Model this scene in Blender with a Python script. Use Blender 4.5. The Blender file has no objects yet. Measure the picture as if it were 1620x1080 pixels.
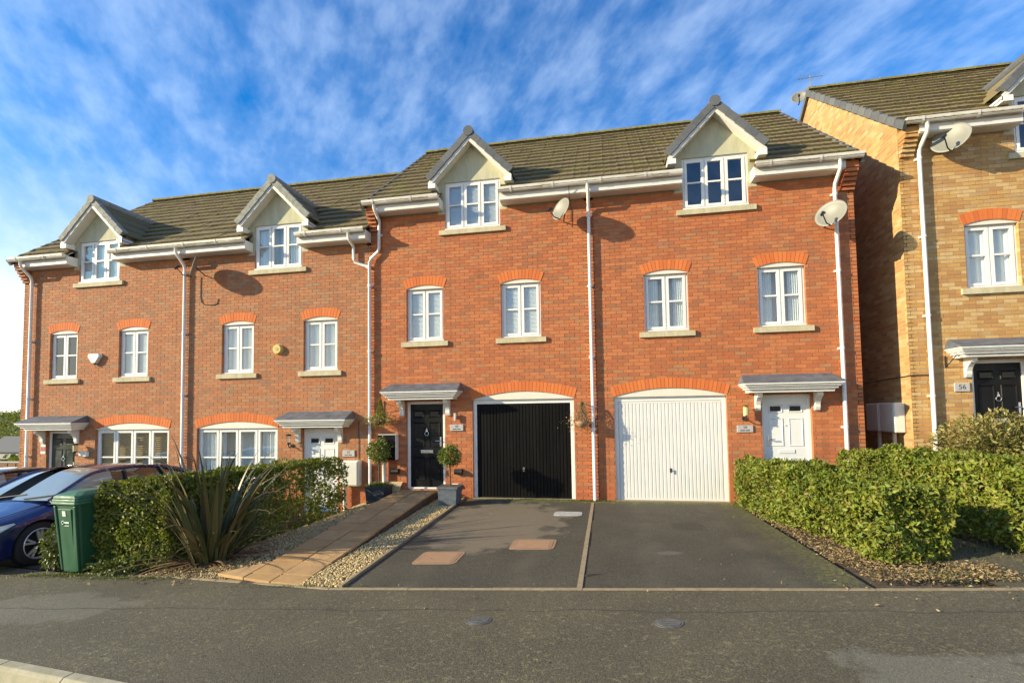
import bpy, math, random
import numpy as np
from mathutils import Vector, Matrix, noise as mnoise
R_ = math.radians
random.seed(7); RNG = np.random.default_rng(7)
scene = bpy.context.scene
COL = scene.collection

# ------------------------------------------------------------------ camera, sky, sun, exposure
# camera solved from the facade's vanishing points; world: X along facade, Y into depth (facade Y=0), Z=0 garage floor
CAM = Vector((0.2974, -10.933, 1.8965))
RW = ((0.98269971, 0.18459619, -0.0150175), (-0.02387219, 0.04583932, -0.99866354), (-0.18366109, 0.98174488, 0.049453))
cd = bpy.data.cameras.new('camera'); cam = bpy.data.objects.new('camera', cd); COL.objects.link(cam); scene.camera = cam
cd.sensor_width = 36; cd.lens = 792.43 / 1620 * 36; cd.shift_y = 73 / 1620; cd.clip_start = .05; cd.clip_end = 6000
m = Matrix.Identity(4)
for i in range(3):
    m[i][0] = RW[0][i]; m[i][1] = -RW[1][i]; m[i][2] = -RW[2][i]; m[i][3] = CAM[i]
cam.matrix_world = m

SUN_AZ, SUN_EL = 66.0, 19.0           # azimuth measured from -Y towards -X
sd = Vector((-math.sin(R_(SUN_AZ)) * math.cos(R_(SUN_EL)), -math.cos(R_(SUN_AZ)) * math.cos(R_(SUN_EL)), math.sin(R_(SUN_EL))))
sl = bpy.data.lights.new('sun', 'SUN'); sun = bpy.data.objects.new('sun', sl); COL.objects.link(sun)
sl.energy = 5.0; sl.angle = R_(.55); sl.color = (1, .86, .58)
sun.rotation_euler = sd.to_track_quat('Z', 'Y').to_euler(); sun.location = (-20, -20, 20)

world = bpy.data.worlds.new('World'); scene.world = world; world.use_nodes = True

scene.view_settings.view_transform = 'Standard'; scene.view_settings.look = 'None'
scene.view_settings.exposure = .82; scene.view_settings.gamma = 1; scene.view_settings.use_curve_mapping = False

# ------------------------------------------------------------------ node helpers
class NT:
    def __init__(s, tree): s.t = tree; s.l = tree.links
    def n(s, typ, ins=None, **kw):
        nd = s.t.nodes.new(typ)
        for k, v in kw.items(): setattr(nd, k, v)
        for k, v in (ins or {}).items():
            sock = nd.inputs[k]
            if isinstance(v, bpy.types.NodeSocket): s.l.new(v, sock)
            elif isinstance(v, bpy.types.Node): s.l.new(v.outputs[0], sock)
            else: sock.default_value = v
        return nd
    def math(s, op, a, b=0.0, c=None, clamp=False):
        d = {0: a, 1: b}
        if c is not None: d[2] = c
        return s.n('ShaderNodeMath', d, operation=op, use_clamp=clamp).outputs[0]
    def ramp(s, fac, stops, interp='LINEAR'):
        nd = s.n('ShaderNodeValToRGB', {0: fac}); e = nd.color_ramp.elements; nd.color_ramp.interpolation = interp
        while len(e) < len(stops): e.new(.5)
        for el, (p, c) in zip(e, stops):
            el.position = p; el.color = (c, c, c, 1) if isinstance(c, (int, float)) else (*c, 1)
        return nd.outputs[0]
    def mix(s, fac, a, b, blend='MIX'):
        nd = s.n('ShaderNodeMix', data_type='RGBA', blend_type=blend)
        for i, v in ((0, fac), (6, a), (7, b)):
            if isinstance(v, bpy.types.NodeSocket): s.l.new(v, nd.inputs[i])
            else: nd.inputs[i].default_value = v if i == 0 else ((*v, 1) if len(v) == 3 else v)
        return nd.outputs[2]
    def noise(s, vec, scale, detail=4, rough=.55, dist=0, dims='3D'):
        nd = s.n('ShaderNodeTexNoise', {'Scale': scale, 'Detail': detail, 'Roughness': rough, 'Distortion': dist}, noise_dimensions=dims)
        if vec is not None: s.l.new(vec, nd.inputs['Vector'])
        return nd.outputs[0]
    def sep(s, v):
        nd = s.n('ShaderNodeSeparateXYZ', {0: v}); return nd.outputs
    def comb(s, x, y, z): return s.n('ShaderNodeCombineXYZ', {0: x, 1: y, 2: z}).outputs[0]
    def scl(s, v, k):
        return s.n('ShaderNodeVectorMath', {0: v, 1: k}, operation='MULTIPLY').outputs[0]

MATS = {}
def material(name, fn=None, color=(.5, .5, .5), rough=.6, metal=0.0, spec=.5, bump=None, coat=0, var=0.0, varscale=6, sheen=0):
    """fn(nt, pos) -> dict of Principled inputs (Base Color / Roughness / height)"""
    mt = bpy.data.materials.new(name); mt.use_nodes = True; t = mt.node_tree; t.nodes.clear(); N = NT(t)
    out = N.n('ShaderNodeOutputMaterial'); b = N.n('ShaderNodeBsdfPrincipled')
    t.links.new(b.outputs[0], out.inputs[0])
    b.inputs['Base Color'].default_value = (*color, 1); b.inputs['Roughness'].default_value = rough
    b.inputs['Metallic'].default_value = metal; b.inputs['Specular IOR Level'].default_value = spec
    b.inputs['Coat Weight'].default_value = coat
    pos = N.n('ShaderNodeNewGeometry').outputs['Position']
    d = {}
    if fn: d = fn(N, pos) or {}
    elif var > 0:
        nz = N.noise(pos, varscale, 5, .6)
        lo = tuple(c * (1 - var) for c in color); hi = tuple(min(1, c * (1 + var)) for c in color)
        d['Base Color'] = N.ramp(nz, [(.3, lo), (.7, hi)])
        d['Roughness'] = N.ramp(N.noise(pos, varscale * 2.3, 4), [(.3, max(0, rough - .12)), (.7, min(1, rough + .12))])
    if bump: d.setdefault('height', (N.noise(pos, bump[0], 4, .6), bump[1], bump[2]))
    h = d.pop('height', None)
    for k, v in d.items(): t.links.new(v, b.inputs[k])
    if h:
        bn = N.n('ShaderNodeBump', {'Height': h[0], 'Strength': h[1], 'Distance': h[2]}); t.links.new(bn.outputs[0], b.inputs['Normal'])
    MATS[name] = mt
    return mt

# ---- sky: Nishita + high rippled cloud, mapped by direction
def build_world():
    t = world.node_tree; t.nodes.clear(); N = NT(t)
    out = N.n('ShaderNodeOutputWorld'); bg = N.n('ShaderNodeBackground'); t.links.new(bg.outputs[0], out.inputs[0])
    sky = N.n('ShaderNodeTexSky', sky_type='NISHITA', sun_disc=False, sun_elevation=R_(SUN_EL), sun_rotation=R_(180 + SUN_AZ),
              altitude=100, air_density=1.0, dust_density=.5, ozone_density=1.3)
    dirv = N.n('ShaderNodeTexCoord').outputs['Generated']
    s = N.sep(dirv)
    zz = N.math('MAXIMUM', N.math('ADD', s[2], .32), .05)
    u = N.math('DIVIDE', s[0], zz); v = N.math('DIVIDE', s[1], zz)
    # rotate so ripples run diagonally
    a = R_(38); ca, sa = math.cos(a), math.sin(a)
    ur = N.math('ADD', N.math('MULTIPLY', u, ca), N.math('MULTIPLY', v, sa))
    vr = N.math('SUBTRACT', N.math('MULTIPLY', v, ca), N.math('MULTIPLY', u, sa))
    uv = N.comb(u, v, 0)
    warp = N.noise(uv, .9, 3, .5)
    ripv = N.comb(N.math('ADD', N.math('ADD', N.math('MULTIPLY', ur, 8.5), N.math('MULTIPLY', warp, 2.2)), .0), N.math('MULTIPLY', vr, 4.2), 0)
    rip = N.noise(ripv, 1.7, 4, .52)
    fine = N.noise(N.comb(N.math('MULTIPLY', ur, 9.0), N.math('MULTIPLY', vr, 5.0), .7), 2.8, 6, .62)
    big = N.noise(uv, 1.3, 4, .55)
    dens = N.math('ADD', N.math('MULTIPLY', rip, .60), N.math('ADD', N.math('MULTIPLY', fine, .30), N.math('MULTIPLY', big, .43)))
    cl = N.ramp(dens, [(.48, 0.0), (.62, .10), (.76, .27), (.95, .46)])
    # haze bank low on the horizon
    hz = N.ramp(s[2], [(.0, .98), (.12, .84), (.24, .30), (.36, .06), (.50, 0.0)])
    skyc = N.n('ShaderNodeHueSaturation', {'Saturation': 1.42, 'Value': 1.0, 'Color': sky.outputs[0]}).outputs[0]
    skyt = N.mix(1.0, skyc, (.20, .98, 1.38), 'MULTIPLY')
    c = N.mix(hz, N.mix(cl, skyt, (5.2, 6.5, 8.2)), (9.0, 8.3, 7.2))
    t.links.new(c, bg.inputs[0]); bg.inputs[1].default_value = .105
build_world()

# ------------------------------------------------------------------ materials
def brick_fn(tones, seed, axis='x', mort=None):
    def fn(N, pos):
        s = N.sep(pos)
        U = s[0] if axis == 'x' else s[1]
        row = N.math('FLOOR', N.math('DIVIDE', s[2], .075))
        off = N.math('MULTIPLY', N.math('MODULO', N.math('ABSOLUTE', row), 2), .1125)
        uu = N.math('DIVIDE', N.math('ADD', U, off), .225)
        colu = N.math('FLOOR', uu)
        wn = N.n('ShaderNodeTexWhiteNoise', {0: N.comb(colu, row, seed)}, noise_dimensions='3D').outputs[0]
        base = N.ramp(wn, tones, 'CONSTANT')
        nz = N.noise(N.scl(pos, (14, 14, 40)), 1.0, 4, .65)
        c = N.mix(N.ramp(nz, [(.3, .0), (.75, .55)]), base, tuple(x * .62 for x in tones[0][1]))
        big = N.noise(pos, .55, 3, .5)
        c = N.mix(N.ramp(big, [(.35, 0.0), (.7, .16)]), c, tuple(x * .72 + .05 for x in tones[-1][1]))
        stk = N.noise(N.scl(pos, (5, 5, .35)), 1.0, 4, .6)
        c = N.mix(N.ramp(stk, [(.52, 0.0), (.72, .30)]), c, tuple(x * .42 for x in tones[1][1]))
        eff = N.math('MULTIPLY', N.ramp(N.noise(pos, 1.6, 5, .65), [(.60, 0.0), (.74, .30)]), N.ramp(N.noise(pos, 30, 3), [(.4, 0.0), (.6, 1.0)]))
        c = N.mix(eff, c, (.55, .42, .31))
        if tones[0][1][1] < .25:
            damp = N.math('ADD', s[2], N.math('MULTIPLY', N.noise(pos, 1.4, 4), .9))
            c = N.mix(N.ramp(damp, [(.45, .55), (.95, 0.0)]), c, (.40, .085, .030))
        r = {'Roughness': N.ramp(nz, [(.2, .8), (.8, .95)]), 'height': (N.noise(pos, 90, 4, .7), .25, .004)}
        if mort:     # painted joints only where the pieces are too foreshortened to build
            fu = N.math('FRACT', uu); fv = N.math('FRACT', N.math('DIVIDE', s[2], .075))
            mk = N.math('MAXIMUM', N.math('LESS_THAN', fu, .045), N.math('LESS_THAN', fv, .14))
            c = N.mix(mk, c, mort)
            r['height'] = (N.math('ADD', N.math('MULTIPLY', mk, -1), N.math('MULTIPLY', N.noise(pos, 90, 3), .3)), .6, .006)
        r['Base Color'] = c
        return r
    return fn
def tn(l, k): return [(p, tuple(c * q for c, q in zip(col, k))) for p, col in l]
RED = [(0, (.46, .158, .062)), (.22, (.40, .130, .055)), (.42, (.50, .190, .080)), (.60, (.36, .135, .066)), (.74, (.44, .185, .085)), (.84, (.30, .128, .070)), (.93, (.37, .20, .11))]
RED2 = [(0, (.44, .165, .075)), (.22, (.38, .145, .068)), (.42, (.46, .195, .095)), (.60, (.35, .150, .080)), (.74, (.41, .21, .12)), (.84, (.29, .150, .095)), (.92, (.34, .20, .125))]
YEL = [(0, (.52, .30, .10)), (.25, (.46, .235, .075)), (.45, (.56, .36, .15)), (.62, (.40, .19, .065)), (.78, (.58, .40, .20)), (.9, (.44, .27, .13))]
RED = tn(RED, (1.12, .96, .76)); RED2 = tn(RED2, (1.06, 1.03, .86)); YEL = tn(YEL, (1.06, 1.06, 1.0))
material('brick_red', brick_fn(RED, 1.0)); material('brick_rustic', brick_fn(RED2, 4.0)); material('brick_buff', brick_fn(YEL, 2.0))
material('brick_red_side', brick_fn(RED, 1.0, 'y', (.33, .24, .17))); material('brick_buff_side', brick_fn(YEL, 2.0, 'y', (.40, .31, .20)))
material('mortar', color=(.33, .19, .105), rough=.95, var=.15, varscale=9, bump=(120, .3, .004))
material('mortar_buff', color=(.40, .30, .19), rough=.95, var=.15, varscale=9, bump=(120, .3, .004))
def arch_fn(N, pos):
    r = N.n('ShaderNodeObjectInfo').outputs['Random']
    c = N.ramp(r, [(0, (.62, .150, .030)), (.5, (.68, .185, .040)), (1, (.56, .130, .028))])
    return {'Base Color': N.mix(N.ramp(N.noise(pos, 25, 4), [(.35, 0.0), (.8, .4)]), c, (.40, .13, .05)), 'height': (N.noise(pos, 110, 3), .2, .003)}
material('arch_brick', arch_fn, rough=.85)
def tile_fn(N, pos):
    r = N.n('ShaderNodeObjectInfo').outputs['Random']
    c = N.ramp(r, [(0, (.140, .104, .056)), (.5, (.178, .130, .068)), (1, (.112, .086, .050))])
    s = N.sep(pos)
    nz = N.noise(pos, 2.1, 5, .65); fn_ = N.noise(pos, 16, 5, .7)
    moss = N.math('MULTIPLY', N.ramp(nz, [(.42, 0.0), (.62, 1.0)]), N.ramp(fn_, [(.42, 0.0), (.58, 1.0)]))
    c = N.mix(N.ramp(fn_, [(.3, .0), (.7, .55)]), c, (.205, .158, .080))
    c = N.mix(N.math('MULTIPLY', moss, .8), c, (.21, .195, .040))
    c = N.mix(N.math('MULTIPLY', N.ramp(N.noise(pos, 45, 3), [(.62, 0.0), (.7, 1.0)]), .5), c, (.32, .30, .20))
    return {'Base Color': c, 'height': (N.math('ADD', N.noise(pos, 60, 4, .7), N.math('MULTIPLY', moss, 1.2)), .45, .012)}
material('roof_tile', tile_fn, rough=.9)
def ridge_fn(N, pos):
    fn_ = N.noise(pos, 9, 5, .7)
    c = N.mix(N.ramp(fn_, [(.38, 0.0), (.58, .9)]), (.12, .10, .07), (.24, .22, .04))
    return {'Base Color': c, 'height': (fn_, .6, .02)}
material('ridge_moss', ridge_fn, rough=.95)
def verge_fn(N, pos):
    r = N.n('ShaderNodeObjectInfo').outputs['Random']
    c = N.ramp(r, [(0, (.085, .09, .10)), (1, (.13, .135, .14))])
    return {'Base Color': N.mix(N.ramp(N.noise(pos, 12, 5, .7), [(.48, 0.0), (.75, .45)]), c, (.20, .20, .16)), 'height': (N.noise(pos, 50, 4), .3, .005)}
material('verge_grey', verge_fn, rough=.8); material('verge_pale', color=(.26, .26, .22), rough=.85, var=.25, varscale=10)
def render_fn(N, pos):
    z = N.noise(N.scl(pos, (7, 7, 2.2)), 1, 5, .65)
    c = N.mix(N.ramp(z, [(.38, 0.0), (.7, .8)]), (.52, .49, .345), (.35, .36, .23))
    return {'Base Color': c, 'height': (N.noise(pos, 120, 3), .3, .004)}
material('render_cream', render_fn, rough=.9)
def upvc_fn(N, pos):
    z = N.noise(N.scl(pos, (5, 5, 2)), 1, 5, .65)
    return {'Base Color': N.mix(N.ramp(z, [(.5, 0.0), (.85, .35)]), (.80, .775, .725), (.60, .56, .46)), 'Roughness': N.ramp(z, [(.3, .3), (.8, .5)])}
material('white_upvc', upvc_fn)
material('pipe_white', color=(.78, .75, .69), rough=.4, var=.06, varscale=4)
def gutter_fn(N, pos):
    z = N.noise(N.scl(pos, (3, 8, 8)), 1, 6, .7)
    return {'Base Color': N.mix(N.ramp(z, [(.42, 0.0), (.66, .65)]), (.72, .68, .59), (.42, .38, .27)), 'Roughness': N.ramp(z, [(.3, .4), (.8, .75)])}
material('gutter_white', gutter_fn)
def sill_fn(N, pos):
    z = N.noise(N.scl(pos, (9, 9, 3)), 1, 5, .7)
    return {'Base Color': N.mix(N.ramp(z, [(.4, 0.0), (.72, .75)]), (.56, .49, .32), (.33, .30, .17)), 'height': (N.noise(pos, 140, 3), .3, .003)}
material('sill_stone', sill_fn, rough=.9)
material('infill_cream', color=(.68, .64, .53), rough=.6, var=.06, varscale=3)
material('lead', color=(.105, .118, .140), rough=.55, var=.35, varscale=5, metal=0, bump=(12, .25, .01))
material('cornice_white', color=(.76, .73, .66), rough=.5, var=.07, varscale=6)
material('soffit_white', color=(.70, .665, .59), rough=.55, var=.06, varscale=3)
material('door_black', color=(.006, .006, .006), rough=.4, var=.3, varscale=2, spec=.22); material('door_glass', color=(.006, .007, .007), rough=.15, spec=.3)
material('door_green', color=(.012, .022, .016), rough=.3, var=.3, varscale=2, coat=.2)
material('door_white', color=(.70, .70, .68), rough=.35, var=.03, varscale=3)
def garage_black_fn(N, pos):
    z = N.noise(N.scl(pos, (6, 6, .7)), 1, 5, .7)
    return {'Base Color': N.mix(N.ramp(z, [(.42, 0.0), (.75, .8)]), (.0045, .004, .0036), (.010, .009, .0075)), 'Roughness': N.ramp(z, [(.3, .45), (.75, .65)])}
material('garage_black', garage_black_fn, spec=.12)
material('garage_white', color=(.68, .665, .625), rough=.4, var=.04, varscale=3)
material('chrome', color=(.75, .74, .72), rough=.2, metal=1); material('brass', color=(.55, .42, .18), rough=.3, metal=1)
material('rubber_black', color=(.018, .018, .018), rough=.6); material('plastic_black', color=(.02, .02, .022), rough=.45, var=.2)
material('meter_white', color=(.70, .68, .60), rough=.5, var=.05, varscale=4); material('alarm_yellow', color=(.62, .44, .11), rough=.5, var=.08)
material('alarm_white', color=(.70, .72, .62), rough=.45)
material('plaque_grey', color=(.42, .40, .38), rough=.5, var=.1, varscale=14); material('plaque_dark', color=(.05, .05, .055), rough=.6)
def dish_fn(N, pos):
    z = N.noise(pos, 7, 5, .65)
    return {'Base Color': N.mix(N.ramp(z, [(.4, 0.0), (.75, .5)]), (.215, .21, .18), (.15, .145, .105))}
material('dish_grey', dish_fn, rough=.5)
material('bare_room', color=(.16, .15, .14), rough=.9); material('roof_lining', color=(.05, .04, .035), rough=.9)
material('curtain', color=(.80, .80, .78), rough=.9, var=.05); material('blind_white', color=(.84, .85, .86), rough=.6)
material('blind_wood', color=(.42, .30, .13), rough=.6, var=.2)
def glass():
    mt = bpy.data.materials.new('window_glass'); mt.use_nodes = True; t = mt.node_tree; t.nodes.clear(); N = NT(t)
    out = N.n('ShaderNodeOutputMaterial'); tr = N.n('ShaderNodeBsdfTransparent', {0: (.86, .91, .90, 1)}); gl = N.n('ShaderNodeBsdfGlossy', {'Roughness': .015})
    fr = N.math('POWER', N.n('ShaderNodeLayerWeight', {'Blend': .5}).outputs['Facing'], 4.0)
    mx = N.n('ShaderNodeMixShader', {0: N.math('MULTIPLY_ADD', fr, .80, .16, clamp=True)})
    t.links.new(tr.outputs[0], mx.inputs[1]); t.links.new(gl.outputs[0], mx.inputs[2]); t.links.new(mx.outputs[0], out.inputs[0])
    MATS['window_glass'] = mt
glass()
def asphalt(name, base, warm, spot, spot_amt, extra=None):
    def fn(N, pos):
        fine = N.noise(pos, 160, 3, .7); mid = N.noise(pos, 22, 5, .65); big = N.noise(pos, 1.1, 5, .6)
        c = N.mix(N.ramp(fine, [(.32, 0.0), (.72, 1.0)]), tuple(x * .55 for x in base), tuple(x * 1.5 for x in base))
        c = N.mix(N.ramp(big, [(.35, 0.0), (.7, .75)]), c, warm)
        gr = N.noise(pos, 62, 2, .5)
        c = N.mix(N.ramp(gr, [(.34, .55), (.50, 0.0)]), c, tuple(x * .35 for x in base)); c = N.mix(N.ramp(gr, [(.56, 0.0), (.72, .5)]), c, tuple(x * 2.6 for x in base))
        wh = N.math('MULTIPLY', N.ramp(N.noise(pos, 34, 2), [(.70, 0.0), (.73, 1.0)]), N.ramp(N.noise(pos, 5, 3), [(.45, 0.0), (.6, 1.0)]))
        c = N.mix(N.math('MULTIPLY', wh, .7), c, (.42, .38, .30))
        vor = N.n('ShaderNodeTexVoronoi', {'Vector': pos, 'Scale': 70.0, 'Randomness': 1.0}).outputs[0]
        peb = N.math('MULTIPLY', N.ramp(vor, [(.18, 1.0), (.30, 0.0)]), N.ramp(N.noise(pos, 40, 2), [(.5, 0.0), (.62, 1.0)]))
        c = N.mix(N.math('MULTIPLY', peb, .45), c, (.30, .27, .20))
        sp = N.math('MULTIPLY', N.ramp(N.noise(pos, 26, 4, .6), [(.57, 0.0), (.63, 1.0)]), N.ramp(N.noise(pos, .8, 3, .55), [(.40, 0.0), (.60, 1.0)]))
        c = N.mix(N.math('MULTIPLY', sp, spot_amt), c, spot)
        if extra: c = extra(N, pos, c, mid)
        return {'Base Color': c, 'Roughness': N.ramp(mid, [(.3, .72), (.7, .92)]), 'height': (N.math('ADD', fine, N.math('MULTIPLY', N.math('SUBTRACT', 1, vor), .6)), .55, .010)}
    return material(name, fn)
def blob(N, pos, cx, cy, rx, ry, mid, k=.9):
    s = N.sep(pos)
    dx = N.math('DIVIDE', N.math('SUBTRACT', s[0], cx), rx); dy = N.math('DIVIDE', N.math('SUBTRACT', s[1], cy), ry)
    d = N.math('SQRT', N.math('ADD', N.math('MULTIPLY', dx, dx), N.math('MULTIPLY', dy, dy)))
    nz = N.noise(pos, 2.6, 5, .6)
    return N.ramp(N.math('ADD', d, N.math('MULTIPLY', N.math('SUBTRACT', nz, .5), 1.5)), [(.82, k), (1.0, 0.0)])
def drive_extra(N, pos, c, mid):
    c = N.mix(blob(N, pos, -1.62, -2.15, 1.25, 1.95, mid, .85), c, (.185, .148, .100))
    c = N.mix(blob(N, pos, 1.05, -4.05, .22, .13, mid, .14), c, (.40, .38, .33))
    s = N.sep(pos)
    for tx in (-2.05, -.75, .85, 2.05):
        tr = N.math('ABSOLUTE', N.math('ADD', N.math('SUBTRACT', s[0], tx), N.math('MULTIPLY', N.math('SUBTRACT', N.noise(pos, .9, 4), .5), .5)))
        c = N.mix(N.math('MULTIPLY', N.ramp(tr, [(.05, .5), (.22, 0.0)]), N.ramp(N.noise(pos, 2.3, 4), [(.38, 0.0), (.62, 1.0)])), c, (.105, .092, .064))
    c = N.mix(blob(N, pos, 1.5, -2.4, .28, .35, mid, .55), c, (.025, .022, .018)); c = N.mix(blob(N, pos, -.7, -2.6, .16, .2, mid, .5), c, (.028, .024, .018))
    edge = N.ramp(s[1], [(0.0, 0.0), (1.0, 1.0)])
    ew = N.math('MULTIPLY', N.ramp(N.math('ADD', N.math('MULTIPLY', s[1], 1.0), N.math('MULTIPLY', N.noise(pos, 3.2, 4), 1.0)), [(.12, 0.0), (.40, 1.0)]), N.ramp(N.noise(pos, 14, 4, .7), [(.40, 0.0), (.62, .85)]))
    c = N.mix(ew, c, (.21, .225, .030))
    ed2 = N.math('MULTIPLY', N.ramp(N.math('ADD', s[0], N.math('MULTIPLY', N.noise(pos, 2.5, 4), .9)), [(2.75, 0.0), (3.05, 1.0)]) if False else N.ramp(N.math('SUBTRACT', N.math('ADD', s[0], N.math('MULTIPLY', N.noise(pos, 2.5, 4), .8)), 2.55), [(.15, 0.0), (.6, .7)]), N.ramp(N.noise(pos, 18, 4, .7), [(.42, 0.0), (.62, 1.0)]))
    return N.mix(ed2, c, (.18, .18, .035))
def pave_extra(N, pos, c, mid):
    c = N.mix(blob(N, pos, 2.55, -7.1, .75, .45, mid, .26), c, (.30, .29, .24))
    c = N.mix(blob(N, pos, -6.3, -6.0, 1.2, .5, mid, .20), c, (.28, .27, .22))
    # band of lichen-freckled tarmac behind the trench scar
    s = N.sep(pos)
    scar = N.math('ABSOLUTE', N.math('ADD', N.math('ADD', s[1], 6.02), N.math('MULTIPLY', N.math('SUBTRACT', N.noise(pos, 1.2, 3), .5), .25)))
    c = N.mix(N.ramp(scar, [(.006, .65), (.02, 0.0)]), c, (.03, .028, .024))
    sp = N.math('MULTIPLY', N.ramp(N.noise(N.scl(pos, (1, 1.5, 1)), 13, 4, .6), [(.59, 0.0), (.66, 1.0)]), N.ramp(N.noise(pos, .55, 3, .55), [(.38, 0.0), (.55, 1.0)]))
    return N.mix(N.math('MULTIPLY', sp, .45), c, (.26, .23, .12))
asphalt('drive_tarmac', (.052, .046, .032), (.088, .076, .050), (.13, .125, .05), .35, drive_extra)
asphalt('pavement_tarmac', (.082, .070, .042), (.116, .098, .058), (.20, .185, .085), .65, pave_extra)
asphalt('road_tarmac', (.09, .085, .08), (.11, .10, .09), (.16, .15, .10), .2)
def conc_fn(N, pos):
    z = N.noise(pos, 12, 6, .7); f = N.noise(pos, 150, 3, .7)
    c = N.mix(N.ramp(z, [(.38, 0.0), (.66, .8)]), (.36, .27, .165), (.20, .17, .085))
    return {'Base Color': N.mix(N.ramp(f, [(.35, .25), (.65, 0.0)]), c, (.1, .09, .07)), 'height': (f, .4, .005)}
material('edging_concrete', conc_fn, rough=.92)
def kerb_fn(N, pos):
    z = N.noise(pos, 6, 6, .7); f = N.noise(pos, 120, 3, .7)
    c = N.mix(N.ramp(z, [(.38, 0.0), (.66, .7)]), (.42, .37, .26), (.25, .24, .14))
    return {'Base Color': N.mix(N.ramp(f, [(.35, .3), (.65, 0.0)]), c, (.14, .13, .10)), 'height': (f, .4, .006)}
material('kerb_concrete', kerb_fn, rough=.92)
def slab_fn(N, pos):
    r = N.n('ShaderNodeObjectInfo').outputs['Random']; z = N.noise(pos, 5, 6, .7); f = N.noise(pos, 140, 3, .7)
    c = N.ramp(r, [(0, (.56, .335, .135)), (.5, (.47, .270, .105)), (1, (.62, .39, .175))])
    c = N.mix(N.ramp(z, [(.4, 0.0), (.72, .7)]), c, (.30, .175, .07))
    return {'Base Color': N.mix(N.ramp(f, [(.35, .25), (.65, 0.0)]), c, (.13, .08, .045)), 'height': (N.math('ADD', f, z), .35, .006)}
material('slab_buff', slab_fn, rough=.9)
def pebble_fn(N, pos):
    r = N.n('ShaderNodeNewGeometry').outputs['Random Per Island']
    c = N.ramp(r, [(0, (.36, .255, .105)), (.3, (.48, .35, .155)), (.55, (.58, .45, .225)), (.75, (.42, .285, .110)), (.9, (.32, .25, .14)), (1, (.64, .54, .33))])
    return {'Base Color': c}
material('pebble', pebble_fn, rough=.8)
material('gravel_bed', color=(.30, .24, .14), rough=.95, var=.5, varscale=45, bump=(60, .8, .02))
material('soil', color=(.085, .062, .040), rough=1, var=.4, varscale=9, bump=(30, .8, .03))
def leaf(name, cols, rough=.42, spec=.5, trans=.25):
    def fn(N, pos):
        r = N.n('ShaderNodeNewGeometry').outputs['Random Per Island']
        n_ = len(cols); c = N.ramp(r, [(i / max(1, n_ - 1), k) for i, k in enumerate(cols)])
        z = N.noise(pos, 1.7, 3, .5)
        c = N.mix(N.ramp(z, [(.38, 0.0), (.66, .5)]), c, tuple(x * .62 for x in cols[0]))
        return {'Base Color': c}
    mt = material(name, fn, rough=rough, spec=spec)
    t = mt.node_tree; N = NT(t); b = next(n for n in t.nodes if n.type == 'BSDF_PRINCIPLED'); o = next(n for n in t.nodes if n.type == 'OUTPUT_MATERIAL')
    src = b.inputs['Base Color'].links[0].from_socket
    tl = N.n('ShaderNodeBsdfTranslucent', {0: N.mix(1.0, src, (1.25, 1.35, .55), 'MULTIPLY')}); mx = N.n('ShaderNodeMixShader', {0: trans})
    t.links.new(b.outputs[0], mx.inputs[1]); t.links.new(tl.outputs[0], mx.inputs[2]); t.links.new(mx.outputs[0], o.inputs[0])
    return mt
leaf('hedge_bright', [(.11, .165, .020), (.17, .225, .027), (.24, .275, .034), (.32, .30, .045), (.13, .185, .024), (.28, .19, .06)], rough=.5, spec=.35)
leaf('hedge_dark', [(.105, .138, .020), (.15, .185, .025), (.21, .235, .030), (.31, .275, .045), (.13, .16, .022)], rough=.55, spec=.28)
leaf('shrub_pale', [(.21, .22, .05), (.30, .29, .07), (.38, .34, .11), (.24, .17, .08), (.33, .28, .10)])
leaf('topiary', [(.085, .125, .020), (.14, .18, .028), (.22, .24, .045)])
leaf('conifer', [(.17, .19, .022), (.27, .26, .030), (.12, .14, .018)])
leaf('dead_leaf', [(.24, .15, .06), (.34, .22, .09), (.44, .32, .15), (.20, .12, .055), (.50, .41, .22)], rough=.8, trans=.1)
leaf('weed', [(.09, .12, .02), (.15, .17, .03), (.11, .13, .025)])
material('wood_stem', color=(.12, .085, .055), rough=.9, var=.3, varscale=20)
def phor_fn(N, pos):
    r = N.n('ShaderNodeObjectInfo').outputs['Random']
    c = N.ramp(r, [(0, (.055, .072, .026)), (.4, (.085, .105, .038)), (.6, (.125, .125, .050)), (.74, (.16, .095, .045)), (.82, (.17, .14, .06)), (1, (.28, .23, .10))])
    u = N.n('ShaderNodeUVMap').outputs[0]; s = N.sep(u)
    edge = N.ramp(N.math('ABSOLUTE', N.math('SUBTRACT', s[0], .5)), [(.38, 0.0), (.48, .55)])
    c = N.mix(edge, c, (.26, .19, .085))
    st = N.noise(N.comb(N.math('MULTIPLY', s[0], 26), N.math('MULTIPLY', s[1], 1.5), r), 1, 3)
    return {'Base Color': N.mix(N.ramp(st, [(.35, 0.0), (.7, .45)]), c, (.045, .045, .022))}
material('phormium', phor_fn, rough=.42)
material('leaf_dead_brown', color=(.15, .085, .045), rough=.8, var=.4, varscale=9)
def bin_fn(N, pos):
    z = N.noise(N.scl(pos, (8, 8, 2)), 1, 5, .65)
    return {'Base Color': N.mix(N.ramp(z, [(.4, 0.0), (.75, .6)]), (.020, .092, .040), (.036, .118, .060)), 'Roughness': N.ramp(z, [(.3, .38), (.8, .6)])}
material('bin_green', bin_fn); material('bin_lid', color=(.055, .16, .085), rough=.5, var=.15, varscale=6)
material('label_white', color=(.62, .66, .60), rough=.6)
material('car_blue', color=(.012, .022, .115), rough=.22, metal=.35, coat=1.0); material('car_black', color=(.010, .010, .012), rough=.25, coat=1.0)
material('tyre', color=(.015, .015, .015), rough=.8); material('alloy', color=(.55, .55, .56), rough=.3, metal=.3)
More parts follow.
